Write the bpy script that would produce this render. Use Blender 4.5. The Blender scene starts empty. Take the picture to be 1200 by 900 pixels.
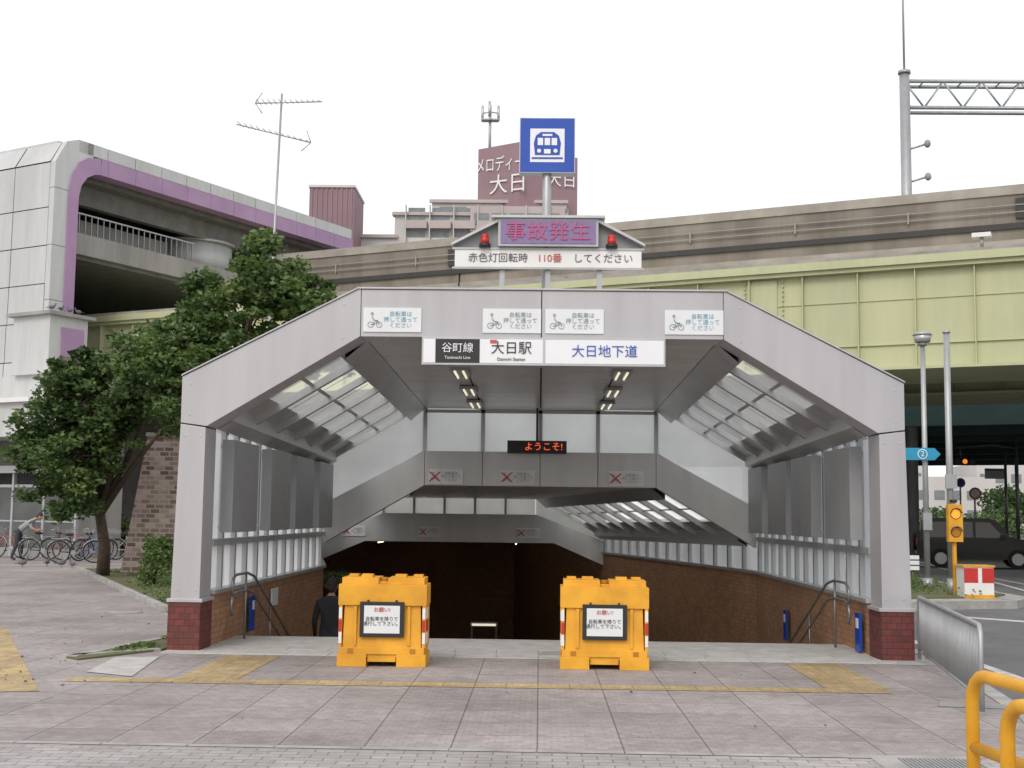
import bpy, math, random, bmesh
import numpy as np
from mathutils import Vector, Matrix
random.seed(7); rng=np.random.default_rng(7)
S=bpy.context.scene; COL=S.collection
R=math.radians
# ------------------------------------------------------------ materials
def newmat(name):
    m=bpy.data.materials.new(name); m.use_nodes=True
    nt=m.node_tree; return m,nt,nt.nodes['Principled BSDF']
def mat(name,c,c2=None,rough=.6,metal=0.,scale=2.,bump=0.,bscale=60.,streak=False,emit=0.,spec=.5,grime=0.):
    m,nt,b=newmat(name); N=nt.nodes; L=nt.links
    b.inputs['Roughness'].default_value=rough; b.inputs['Metallic'].default_value=metal
    b.inputs['Specular IOR Level'].default_value=spec
    if c2 is None: c2=tuple(x*.82 for x in c)
    g=N.new('ShaderNodeNewGeometry'); mp=N.new('ShaderNodeMapping')
    mp.inputs['Scale'].default_value=(scale,scale,scale*(.12 if streak else 1))
    L.new(g.outputs['Position'],mp.inputs['Vector'])
    n=N.new('ShaderNodeTexNoise'); n.inputs['Scale'].default_value=1; n.inputs['Detail'].default_value=7
    n.inputs['Roughness'].default_value=.62
    L.new(mp.outputs[0],n.inputs['Vector'])
    r=N.new('ShaderNodeValToRGB'); r.color_ramp.elements[0].position=.32; r.color_ramp.elements[1].position=.68
    r.color_ramp.elements[0].color=(*c2,1); r.color_ramp.elements[1].color=(*c,1)
    L.new(n.outputs['Fac'],r.inputs[0]); col=r.outputs[0]
    if grime:
        m3=N.new('ShaderNodeMapping'); m3.inputs['Scale'].default_value=(5,5,.8) if streak else (3,3,3); L.new(g.outputs['Position'],m3.inputs['Vector'])
        n3=N.new('ShaderNodeTexNoise'); n3.inputs['Scale'].default_value=1; n3.inputs['Detail'].default_value=5; L.new(m3.outputs[0],n3.inputs['Vector'])
        r3=N.new('ShaderNodeValToRGB'); r3.color_ramp.elements[0].position=.25; r3.color_ramp.elements[1].position=.60
        r3.color_ramp.elements[0].color=(.62,.60,.58,1); r3.color_ramp.elements[1].color=(1,1,1,1); L.new(n3.outputs['Fac'],r3.inputs[0])
        mx=N.new('ShaderNodeMix'); mx.data_type='RGBA'; mx.blend_type='MULTIPLY'; mx.inputs['Factor'].default_value=grime
        L.new(col,mx.inputs['A']); L.new(r3.outputs[0],mx.inputs['B']); col=mx.outputs['Result']
    L.new(col,b.inputs['Base Color'])
    if bump:
        n2=N.new('ShaderNodeTexNoise'); n2.inputs['Scale'].default_value=bscale; n2.inputs['Detail'].default_value=4
        L.new(g.outputs['Position'],n2.inputs['Vector'])
        bp=N.new('ShaderNodeBump'); bp.inputs['Strength'].default_value=bump; bp.inputs['Distance'].default_value=.02
        L.new(n2.outputs['Fac'],bp.inputs['Height']); L.new(bp.outputs[0],b.inputs['Normal'])
    if emit:
        L.new(r.outputs[0],b.inputs['Emission Color']); b.inputs['Emission Strength'].default_value=emit
    return m
def trans(name,c,frac=.6,rough=.35,clear=.3):
    m,nt,b=newmat(name); N=nt.nodes; L=nt.links
    b.inputs['Roughness'].default_value=rough
    t=N.new('ShaderNodeBsdfTranslucent'); tp=N.new('ShaderNodeBsdfTransparent')
    g=N.new('ShaderNodeNewGeometry'); n=N.new('ShaderNodeTexNoise'); n.inputs['Scale'].default_value=1.3; n.inputs['Detail'].default_value=5
    L.new(g.outputs['Position'],n.inputs['Vector'])
    r=N.new('ShaderNodeValToRGB'); r.color_ramp.elements[0].position=.3; r.color_ramp.elements[1].position=.7
    r.color_ramp.elements[0].color=tuple(x*.84 for x in c)+(1,); r.color_ramp.elements[1].color=(*c,1)
    L.new(n.outputs['Fac'],r.inputs[0]); L.new(r.outputs[0],t.inputs['Color']); L.new(r.outputs[0],b.inputs['Base Color'])
    tp.inputs['Color'].default_value=(.95,.97,.97,1)
    mx=N.new('ShaderNodeMixShader'); mx.inputs[0].default_value=frac
    L.new(b.outputs[0],mx.inputs[1]); L.new(t.outputs[0],mx.inputs[2])
    m2=N.new('ShaderNodeMixShader'); m2.inputs[0].default_value=clear
    L.new(mx.outputs[0],m2.inputs[1]); L.new(tp.outputs[0],m2.inputs[2])
    L.new(m2.outputs[0],N['Material Output'].inputs['Surface'])
    return m
def brick(name,c1,c2,mortar,bw,bh,ms,wall=True,offset=.5,dirt=.35,rough=.7,fine=None,dscale=.5):
    m,nt,b=newmat(name); N=nt.nodes; L=nt.links
    b.inputs['Roughness'].default_value=rough
    g=N.new('ShaderNodeNewGeometry'); sp=N.new('ShaderNodeSeparateXYZ'); L.new(g.outputs['Position'],sp.inputs[0])
    cb=N.new('ShaderNodeCombineXYZ')
    if wall:
        ad=N.new('ShaderNodeMath'); ad.operation='ADD'; L.new(sp.outputs[0],ad.inputs[0]); L.new(sp.outputs[1],ad.inputs[1])
        L.new(ad.outputs[0],cb.inputs[0]); L.new(sp.outputs[2],cb.inputs[1])
    else:
        L.new(sp.outputs[0],cb.inputs[0]); L.new(sp.outputs[1],cb.inputs[1])
    t=N.new('ShaderNodeTexBrick'); t.offset=offset; t.inputs['Scale'].default_value=1
    t.inputs['Color1'].default_value=(*c1,1); t.inputs['Color2'].default_value=(*c2,1); t.inputs['Mortar'].default_value=(*mortar,1)
    t.inputs['Brick Width'].default_value=bw; t.inputs['Row Height'].default_value=bh; t.inputs['Mortar Size'].default_value=ms
    t.inputs['Mortar Smooth'].default_value=.3; t.inputs['Bias'].default_value=0
    L.new(cb.outputs[0],t.inputs['Vector']); col=t.outputs['Color']
    if fine:
        f=N.new('ShaderNodeTexBrick'); f.offset=.5; f.inputs['Scale'].default_value=1
        f.inputs['Color1'].default_value=(1,1,1,1); f.inputs['Color2'].default_value=(.84,.82,.82,1); f.inputs['Mortar'].default_value=(.76,.74,.74,1)
        f.inputs['Brick Width'].default_value=fine[0]; f.inputs['Row Height'].default_value=fine[1]; f.inputs['Mortar Size'].default_value=.006
        L.new(cb.outputs[0],f.inputs['Vector'])
        mx=N.new('ShaderNodeMix'); mx.data_type='RGBA'; mx.blend_type='MULTIPLY'; mx.inputs['Factor'].default_value=.8
        L.new(col,mx.inputs['A']); L.new(f.outputs['Color'],mx.inputs['B']); col=mx.outputs['Result']
    for sc,fac,lo,hi in ((dscale,dirt,.35,.62),(2.3,dirt*.7,.3,.5),(9.,dirt*.7,.35,.62),(70.,dirt*.6,.35,.62)):
        n=N.new('ShaderNodeTexNoise'); n.inputs['Scale'].default_value=sc; n.inputs['Detail'].default_value=6
        L.new(g.outputs['Position'],n.inputs['Vector'])
        r=N.new('ShaderNodeValToRGB'); r.color_ramp.elements[0].position=lo; r.color_ramp.elements[1].position=hi
        r.color_ramp.elements[0].color=(.62,.6,.58,1); r.color_ramp.elements[1].color=(1,1,1,1); L.new(n.outputs['Fac'],r.inputs[0])
        mx=N.new('ShaderNodeMix'); mx.data_type='RGBA'; mx.blend_type='MULTIPLY'; mx.inputs['Factor'].default_value=fac
        L.new(col,mx.inputs['A']); L.new(r.outputs[0],mx.inputs['B']); col=mx.outputs['Result']
    L.new(col,b.inputs['Base Color'])
    bp=N.new('ShaderNodeBump'); bp.inputs['Strength'].default_value=.35; bp.inputs['Distance'].default_value=.01; bp.invert=True
    L.new(t.outputs['Fac'],bp.inputs['Height']); L.new(bp.outputs[0],b.inputs['Normal'])
    return m
def leafmat(name,a,b_,sc=1.1):
    m,nt,b=newmat(name); N=nt.nodes; L=nt.links
    g=N.new('ShaderNodeNewGeometry'); n=N.new('ShaderNodeTexNoise'); n.inputs['Scale'].default_value=sc; n.inputs['Detail'].default_value=8; n.inputs['Roughness'].default_value=.75
    L.new(g.outputs['Position'],n.inputs['Vector'])
    r=N.new('ShaderNodeValToRGB'); r.color_ramp.elements[0].position=.38; r.color_ramp.elements[1].position=.62
    r.color_ramp.elements[0].color=(*a,1); r.color_ramp.elements[1].color=(*b_,1); L.new(n.outputs['Fac'],r.inputs[0])
    L.new(r.outputs[0],b.inputs['Base Color']); b.inputs['Roughness'].default_value=.5
    t=N.new('ShaderNodeBsdfTranslucent'); L.new(r.outputs[0],t.inputs['Color'])
    mx=N.new('ShaderNodeMixShader'); mx.inputs[0].default_value=.35
    L.new(b.outputs[0],mx.inputs[1]); L.new(t.outputs[0],mx.inputs[2]); L.new(mx.outputs[0],N['Material Output'].inputs['Surface'])
    return m

M={}
M['panel']=mat('brushed_grey_panel',(.47,.465,.485),(.405,.40,.418),rough=.42,metal=.15,scale=1.6,streak=True,grime=.18)
M['panelL']=mat('inner_portal_panel',(.60,.60,.60),(.52,.52,.52),rough=.4,metal=.15,scale=1.6,streak=True,grime=.15)
M['panel2']=mat('interior_steel',(.47,.47,.475),(.39,.39,.395),rough=.35,metal=.2,scale=2,streak=True,grime=.2)
M['paneld']=mat('hanging_panel_grey',(.31,.315,.325),(.27,.275,.285),rough=.45,metal=.15)
M['ceil']=mat('ceiling_panel',(.56,.53,.50),(.45,.42,.395),rough=.35,metal=.15,scale=1,grime=.3)
M['seam']=mat('dark_seam',(.05,.05,.052),rough=.8)
M['alu']=mat('aluminium',(.50,.51,.52),(.41,.42,.43),rough=.35,metal=.4,streak=True)
M['galv']=mat('galvanised_steel',(.42,.43,.44),(.34,.35,.36),rough=.45,metal=.5)
M['rail']=mat('brushed_stainless',(.26,.26,.265),(.2,.2,.205),rough=.35,metal=.7)
M['frost']=trans('frosted_glass',(.86,.88,.89),.8,clear=.30)
M['gglass']=trans('gable_glass',(.96,.98,.99),.92,clear=.08)
M['sky_l']=trans('skylight_panel',(.95,.96,.97),.9,clear=.7)
M['redtile']=brick('red_brick_tile',(.20,.042,.035),(.13,.03,.028),(.06,.035,.035),.115,.072,.006,dirt=.4)
M['brown']=brick('brown_brick_tile',(.54,.29,.15),(.40,.20,.10),(.24,.17,.13),.115,.072,.006,dirt=.4)
M['tower']=brick('mottled_brick',(.62,.48,.40),(.18,.10,.075),(.48,.45,.42),.24,.12,.018,dirt=.3)
M['pave']=brick('paving_pink_tile',(.46,.42,.412),(.385,.35,.345),(.21,.19,.19),.6,.6,.0070,wall=False,offset=0,dirt=.6,fine=(.1,.1))
M['pave2']=brick('paving_grey_block',(.48,.455,.45),(.39,.37,.365),(.23,.21,.21),.2,.1,.006,wall=False,dirt=.5)
M['stone']=mat('threshold_stone',(.54,.53,.51),(.40,.39,.37),rough=.7,scale=5,bump=.2,grime=.4)
M['kerb']=mat('kerb_concrete',(.42,.41,.39),(.28,.27,.26),rough=.85,scale=3,bump=.3,grime=.3)
M['conc']=mat('concrete',(.36,.35,.33),(.24,.23,.22),rough=.85,scale=1.2,bump=.2,streak=True)
M['tact']=brick('tactile_yellow',(.66,.50,.24),(.54,.42,.23),(.36,.29,.19),.3,.3,.006,wall=False,offset=0,dirt=.8,fine=(.06,.3))
M['asph']=mat('asphalt',(.17,.17,.175),(.11,.11,.115),rough=.9,scale=.8,bump=.5,bscale=120)
M['ground']=mat('ground_soil',(.20,.19,.17),(.13,.13,.11),rough=.95,scale=.1)
M['paint']=mat('road_paint',(.62,.62,.60),(.42,.42,.41),rough=.7,scale=6,grime=.5)
M['grass']=mat('grass_ground',(.11,.14,.05),(.13,.11,.065),rough=.95,scale=4,bump=.6)
M['leafA']=leafmat('leaf_mid',(.045,.09,.022),(.14,.22,.058))
M['leafB']=leafmat('leaf_light',(.08,.135,.038),(.20,.28,.085),1.6)
M['leafC']=leafmat('leaf_deep',(.028,.06,.018),(.09,.155,.045))
M['leafD']=leafmat('fallen_leaf',(.14,.09,.04),(.22,.16,.07))
M['bark']=mat('bark',(.12,.09,.065),(.06,.045,.035),rough=.95,scale=8,bump=.6)
M['orange']=mat('barrier_orange_plastic',(.80,.40,.025),(.66,.31,.02),rough=.5,scale=3,grime=.35)
M['orangeD']=mat('barrier_recess',(.45,.19,.01),rough=.6)
M['yellowp']=mat('yellow_painted_steel',(.80,.40,.02),(.64,.31,.02),rough=.4,scale=5,grime=.4)
M['white']=mat('white_paint',(.78,.78,.77),(.70,.70,.69),rough=.5)
M['paper']=mat('sticker_white',(.72,.74,.75),(.66,.69,.71),rough=.35)
M['signw']=mat('sign_acrylic_white',(.78,.79,.82),(.74,.75,.79),rough=.2)
M['black']=mat('black_plastic',(.02,.02,.022),rough=.5)
M['dark']=mat('dark_void',(.03,.03,.03),rough=.9)
M['red']=mat('red_paint',(.55,.03,.025),rough=.4)
M['redt']=mat('red_ink',(.55,.10,.09),rough=.6)
M['bluetxt']=mat('blue_ink',(.03,.10,.45),rough=.5)
M['skyink']=mat('light_blue_ink',(.25,.45,.60),rough=.5)
M['blue']=mat('sign_blue',(.01,.07,.42),(.01,.06,.36),rough=.25)
M['cyan']=mat('route_sign_blue',(.02,.30,.50),rough=.35)
M['greyink']=mat('grey_ink',(.34,.36,.39),rough=.6)
M['darkink']=mat('dark_ink',(.12,.12,.14),rough=.6)
M['led']=mat('led_red',(1,.12,.04),(1,.1,.03),emit=1.0)
M['ledp']=mat('led_panel_mauve',(.24,.18,.34),(.19,.14,.29),rough=.35,scale=20)
M['ledt']=mat('led_text_magenta',(.50,.09,.24),rough=.4)
M['amber']=mat('amber_lamp',(1,.30,.02),(.9,.25,.02),emit=1.0,rough=.3)
M['lamp']=mat('fluorescent_tube',(.95,.9,.7),(.9,.85,.65),emit=.8)
M['lampfill']=mat('added_fill_tube',(1,.85,.62),(.95,.8,.6),emit=3.)  # glow of the tubes added to brighten the deep passage
M['glass']=mat('dark_glass',(.03,.035,.04),rough=.12,spec=.5)
M['purple']=mat('purple_trim',(.40,.25,.41),(.33,.20,.35),rough=.5,scale=.8)
M['stpan']=mat('station_panel',(.56,.57,.57),(.45,.46,.46),rough=.45,metal=.1,scale=.5,streak=True,grime=.25)
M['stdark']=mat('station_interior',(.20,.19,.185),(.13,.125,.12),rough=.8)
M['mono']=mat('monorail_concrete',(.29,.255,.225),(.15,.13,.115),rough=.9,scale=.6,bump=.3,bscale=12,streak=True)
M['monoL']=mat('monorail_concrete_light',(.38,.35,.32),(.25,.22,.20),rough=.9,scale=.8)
M['cable']=mat('cable_rail_grey',(.30,.28,.26),rough=.7)
M['green']=mat('bridge_green_paint',(.50,.515,.31),(.42,.44,.27),rough=.55,scale=.5,streak=True,grime=.15)
M['teal']=mat('bridge_teal_paint',(.07,.13,.125),(.04,.085,.08),rough=.6,scale=.3)
M['mauve']=mat('mauve_cladding',(.29,.185,.21),(.245,.16,.18),rough=.7,scale=.2)
M['bldg']=mat('apartment_wall',(.60,.58,.57),(.50,.485,.475),rough=.8,scale=.15,streak=True)
M['bldg2']=mat('apartment_wall_pinkish',(.50,.43,.42),rough=.8,scale=.15)
M['win']=mat('window_glass',(.22,.24,.26),(.15,.17,.18),rough=.15)
M['carpaint']=mat('black_car_paint',(.010,.011,.012),rough=.3,spec=.3)
M['rubber']=mat('rubber',(.025,.025,.025),rough=.9)
M['skin']=mat('skin',(.45,.27,.19),rough=.55)
M['hair']=mat('hair',(.025,.02,.018),rough=.7)
M['shirt']=mat('grey_shirt',(.36,.37,.38),(.29,.30,.31),rough=.9)
M['trouser']=mat('dark_trousers',(.05,.055,.07),rough=.9)
M['coat']=mat('black_clothing',(.035,.035,.042),rough=.9)
M['pigeon']=mat('pigeon_grey',(.12,.13,.15),rough=.7)
# ------------------------------------------------------------ mesh builder
class B:
    def __init__(s,xf=None): s.v=[];s.f=[];s.m=[];s.s=[];s.mats=[];s.xf=xf
    def mi(s,m):
        m=M[m] if isinstance(m,str) else m
        if m not in s.mats: s.mats.append(m)
        return s.mats.index(m)
    def add(s,vs,fs,m,sm=False):
        o=len(s.v)
        for p in vs: s.v.append(tuple(s.xf(p)) if s.xf else tuple(p))
        k=s.mi(m)
        for f in fs: s.f.append([i+o for i in f]); s.m.append(k); s.s.append(sm)
        return s
    def box(s,x0,x1,y0,y1,z0,z1,m,T=None):
        vs=[(x,y,z) for x in (x0,x1) for y in (y0,y1) for z in (z0,z1)]
        if T: vs=[tuple(T@Vector(p)) for p in vs]
        return s.add(vs,[(0,1,3,2),(4,6,7,5),(0,4,5,1),(2,3,7,6),(0,2,6,4),(1,5,7,3)],m)
    def quad(s,pts,m): return s.add(pts,[tuple(range(len(pts)))],m)
    def slab(s,pts,off,m):
        n=len(pts); a=[tuple(p) for p in pts]; b=[(p[0]+off[0],p[1]+off[1],p[2]+off[2]) for p in pts]
        fs=[tuple(range(n)),tuple(range(2*n-1,n-1,-1))]+[(i,i+n,(i+1)%n+n,(i+1)%n) for i in range(n)]
        return s.add(a+b,fs,m)
    def prism(s,poly,y0,y1,m): return s.slab([(x,y0,z) for x,z in poly],(0,y1-y0,0),m)
    def cyl(s,p0,p1,r,m,r1=None,n=12,sm=True,caps=True):
        p0=Vector(p0);p1=Vector(p1); r1=r if r1 is None else r1
        d=(p1-p0).normalized(); u=d.orthogonal().normalized(); w=d.cross(u)
        vs=[]
        for p,rr in ((p0,r),(p1,r1)):
            for i in range(n):
                a=2*math.pi*i/n; vs.append(tuple(p+u*math.cos(a)*rr+w*math.sin(a)*rr))
        s.add(vs,[(i,(i+1)%n,(i+1)%n+n,i+n) for i in range(n)],m,sm)
        if caps: s.add(vs,[tuple(range(n-1,-1,-1)),tuple(range(n,2*n))],m)
        return s
    def tube(s,pts,r,m,n=8,closed=False):
        P=[Vector(p) for p in pts]; k=len(P); rr=r if isinstance(r,(list,tuple)) else [r]*k
        vs=[]; u=None
        for i in range(k):
            if closed: d=(P[(i+1)%k]-P[i-1])
            else: d=P[min(i+1,k-1)]-P[max(i-1,0)]
            d.normalize()
            if u is None: u=d.orthogonal().normalized()
            else:
                u=(u-d*u.dot(d)); u=u.normalized() if u.length>1e-5 else d.orthogonal().normalized()
            w=d.cross(u)
            for j in range(n):
                a=2*math.pi*j/n; vs.append(tuple(P[i]+u*math.cos(a)*rr[i]+w*math.sin(a)*rr[i]))
        fs=[]
        for i in range(k if closed else k-1):
            i2=(i+1)%k
            for j in range(n): fs.append((i*n+j,i*n+(j+1)%n,i2*n+(j+1)%n,i2*n+j))
        s.add(vs,fs,m,True)
        if not closed: s.add(vs,[tuple(range(n-1,-1,-1)),tuple(range((k-1)*n,k*n))],m)
        return s
    def ell(s,c,r,m,n=12,k=8):
        vs=[];fs=[]
        for i in range(k+1):
            ph=-math.pi/2+math.pi*i/k
            for j in range(n):
                a=2*math.pi*j/n; vs.append((c[0]+r[0]*math.cos(ph)*math.cos(a),c[1]+r[1]*math.cos(ph)*math.sin(a),c[2]+r[2]*math.sin(ph)))
        for i in range(k):
            for j in range(n): fs.append((i*n+j,i*n+(j+1)%n,(i+1)*n+(j+1)%n,(i+1)*n+j))
        return s.add(vs,fs,m,True)
    def done(s,name,parent=None,bevel=0,loc=None,rot=None):
        me=bpy.data.meshes.new(name); me.from_pydata(s.v,[],s.f)
        for m in s.mats: me.materials.append(m)
        me.polygons.foreach_set('material_index',s.m); me.polygons.foreach_set('use_smooth',s.s); me.update()
        bm=bmesh.new(); bm.from_mesh(me); bmesh.ops.remove_doubles(bm,verts=bm.verts,dist=1e-5); bmesh.ops.recalc_face_normals(bm,faces=bm.faces); bm.to_mesh(me); bm.free()
        o=bpy.data.objects.new(name,me); COL.objects.link(o)
        if parent: o.parent=parent
        if loc: o.location=loc
        if rot: o.rotation_euler=rot
        if bevel:
            md=o.modifiers.new('Bevel','BEVEL'); md.width=bevel; md.segments=2; md.limit_method='ANGLE'; md.angle_limit=R(40)
        return o
def grp(name,loc=(0,0,0),rot=(0,0,0)):
    e=bpy.data.objects.new(name,None); e.location=loc; e.rotation_euler=rot; COL.objects.link(e); return e
def txt(body,loc,size,m,parent,name='lettering',rot=(R(90),0,0),al='CENTER',sx=1.):
    c=bpy.data.curves.new(name,'FONT'); c.body=body; c.size=size; c.align_x=al; c.align_y='CENTER'; c.extrude=.002
    c.materials.append(M[m]); o=bpy.data.objects.new(name,c); o.location=loc; o.rotation_euler=rot; o.scale=(sx,1,1); o.parent=parent; COL.objects.link(o); return o
def frame(o,u):
    u=Vector((u[0],u[1])).normalized(); n=Vector((-u[1],u[0]))
    return lambda p:(o[0]+p[0]*u[0]+p[1]*n[0], o[1]+p[0]*u[1]+p[1]*n[1], p[2])

# ------------------------------------------------------------ geometry constants
Y0,Y1,Y2,Y3=15.0,23.6,35.4,50.0
SH=-2.2/11.8
def cx(Y): return 0 if Y<=Y1 else SH*(Y-Y1)
YS=16.9
def hole(Y): return (cx(Y)-3.97,cx(Y)+3.97)
def xr(Y):
    pts=[(-20,-1.5),(0,1.9),(7,3.3),(11,4.15),(15,4.72),(200,4.72)]
    for (a,b),(c,d) in zip(pts,pts[1:]):
        if a<=Y<=c: return b+(d-b)*(Y-a)/(c-a)
    return 4.72
def sheet(b,z,xl,xrf,ys,m):
    for ya,yb in zip(ys,ys[1:]):
        if ya>=YS-.01 and yb<=Y3+.01:
            la,ra=hole(ya); lb,rb=hole(yb)
            b.quad([(xl,ya,z),(la,ya,z),(lb,yb,z),(xl,yb,z)],m)
            b.quad([(ra,ya,z),(xrf(ya),ya,z),(xrf(yb),yb,z),(rb,yb,z)],m)
        else: b.quad([(xl,ya,z),(xrf(ya),ya,z),(xrf(yb),yb,z),(xl,yb,z)],m)
b=B(); sheet(b,-.14,-1500,lambda y:1500,[-200,YS,Y1,Y2,Y3,2500],'ground'); b.done('ground')
b=B(); b.quad([(-5,-20,-.12),(70,-20,-.12),(70,130,-.12),(4.3,130,-.12),(4.3,14,-.12),(2,5,-.12)],'asph'); b.done('road')
b=B(); sheet(b,0,-60,lambda y:xr(y)-.16,[-10,0,7,9.05,11,15,YS,Y1,Y2,Y3,62],'pave'); b.done('pavement')
b=B(); b.quad([(-60,-10,.004),(xr(0)-1.2,-10,.004),(xr(7)-.17,7,.004),(xr(8.95)-.17,8.93,.004),(-60,9.2,.004)],'pave2')
for i in range(60):
    if -30+i*.6<2.0: b.quad([(-30+i*.6,9.0-.0082*(i*.6-30)-.09,.008),(-29.41+i*.6,9.0-.0082*(i*.6-29.4)-.09,.008),(-29.41+i*.6,9.0-.0082*(i*.6-29.4),.008),(-30+i*.6,9.0-.0082*(i*.6-30),.008)],'kerb')
b.done('pavement_border')
b=B()
for ya,yb in zip([-10,0,7,9,11,13,15,18,22,26,30,35.4,45],[0,7,9,11,13,15,18,22,26,30,35.4,45,62]):
    n=max(1,int((yb-ya)/1))
    for i in range(n):
        a=ya+(yb-ya)*i/n+.006; c=ya+(yb-ya)*(i+1)/n-.006
        b.slab([(xr(a)-.16,a,-.13),(xr(a),a,-.13),(xr(c),c,-.13),(xr(c)-.16,c,-.13)],(0,0,.142),'kerb')
b.done('road_kerb')
b=B(); z=.004
b.quad([(-4.5,12.2,z),(3.3,12.2,z),(3.3,12.52,z),(-4.5,12.52,z)],'tact')
b.quad([(-3.5,12.523,z),(-2.9,12.523,z),(-2.9,14.6,z),(-3.5,14.6,z)],'tact')
b.quad([(2.75,12.523,z),(3.35,12.523,z),(3.35,14.6,z),(2.75,14.6,z)],'tact')
b.quad([(-4.85,11.4,z+.001),(-4.43,11.5,z+.001),(-7.28,17.6,z+.001),(-7.73,17.4,z+.001)],'tact')
b.done('tactile_paving')
b=B(); b.quad([(-3.95,12.6,z+.003),(-4.2,14.35,z+.003),(-4.65,14.2,z+.003),(-4.5,12.9,z+.003)],'stone'); b.done('corner_paving_slab')
b=B()
for i in range(18):
    x0=-4.3+i*.478
    b.box(x0+.003,x0+.475,14.72,15.1,-.05,.012,'stone')
for i in range(16):
    x0=-3.95+i*.4938
    b.box(x0+.003,x0+.49,15.1,15.6,-.05,.008,'stone')
b.box(-3.95,3.95,15.62,YS,-.05,.006,'stone')
b.done('entrance_threshold')
b=B(); b.box(2.25,2.42,8.35,9.0,-.02,.012,'kerb'); b.box(2.42,2.95,8.9,9.0,-.02,.012,'kerb'); b.box(2.42,2.95,8.35,8.9,-.05,.001,'dark')
for i in range(18): b.box(2.43+i*.029,2.442+i*.029,8.36,8.89,.0,.012,'galv')
b.done('drain_grate')
b=B()
bed=[(-5.9,20.7),(-12.5,35),(-6.3,35),(-4.35,24),(-4.35,21.2)]
b.slab([(x,y,.0) for x,y in bed],(0,0,.05),'grass')
b.slab([(-4.36,15.0,0),(-4.36,17.2,0),(-4.75,16.6,0),(-5.15,14.1,0),(-4.95,13.9,0)],(0,0,.02),'grass')
b.done('planting_bed')
b=B()
for (xa,ya),(xb,yb) in (((-5.9,20.7),(-12.5,35)),((-4.4,21.1),(-5.9,20.7)),((-4.75,16.6),(-5.15,14.1)),((-5.15,14.1),(-4.36,14.95))):
    d=Vector((xb-xa,yb-ya)); L=d.length; f=frame((xa,ya),d); n=max(1,int(L/.9))
    bb=B(f)
    for i in range(n): bb.box(L*i/n+.006,L*(i+1)/n-.006,0,.12,0,.09 if ya>20 or yb>20 else .03,'kerb')
    b.add(bb.v,bb.f,'kerb')
b.done('planter_kerb')

# ------------------------------------------------------------ subway entrance
E=grp('subway_entrance')
idf=lambda x,y,z:(x,y,z)
b=B()
for sgn in (-1,1):
    X=lambda x:sgn*x
    b.slab([(X(4.29),Y0,.56),(X(4.25),Y0,2.64),(X(3.95),Y0,2.60),(X(3.95),Y0,.56)],(0,.5,0),'panel')
    b.slab([(X(4.25),Y0,2.655),(X(4.25),Y0,3.2),(X(2.18),Y0,4.27),(X(2.15),Y0,4.27),(X(2.15),Y0,3.70),(X(3.94),Y0,2.615)],(0,.5,0),'panel')
    b.box(min(X(.006),X(2.143)),max(X(.006),X(2.143)),Y0,Y0+.5,3.70,4.265,'panel')
    b.box(min(X(4.31),X(3.93)),max(X(4.31),X(3.93)),Y0-.02,Y0+.52,0,.56,'redtile')
    b.box(min(X(4.33),X(3.91)),max(X(4.33),X(3.91)),Y0-.03,Y0+.53,.56,.60,'panel')
    for (px,pz) in ((4.15,3.12),(4.15,2.75),(2.35,4.08),(2.35,3.68),(4.2,.7),(4.0,.7),(4.2,2.5),(4.0,2.5)): b.cyl((X(px),Y0-.006,pz),(X(px),Y0+.01,pz),.012,'alu',n=8)
    b.slab([(sgn*2.18,Y0-.02,4.272),(sgn*4.26,Y0-.02,3.205),(sgn*4.26,Y0-.02,3.225),(sgn*2.18,Y0-.02,4.292)],(0,.5,0),'panel')
b.box(-2.2,2.2,Y0+.02,Y0+.48,3.72,4.24,'seam')
b.box(-2.2,2.2,Y0-.02,Y0+.5,4.27,4.292,'panel')
b.done('portal_frame',E,bevel=.010)
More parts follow.
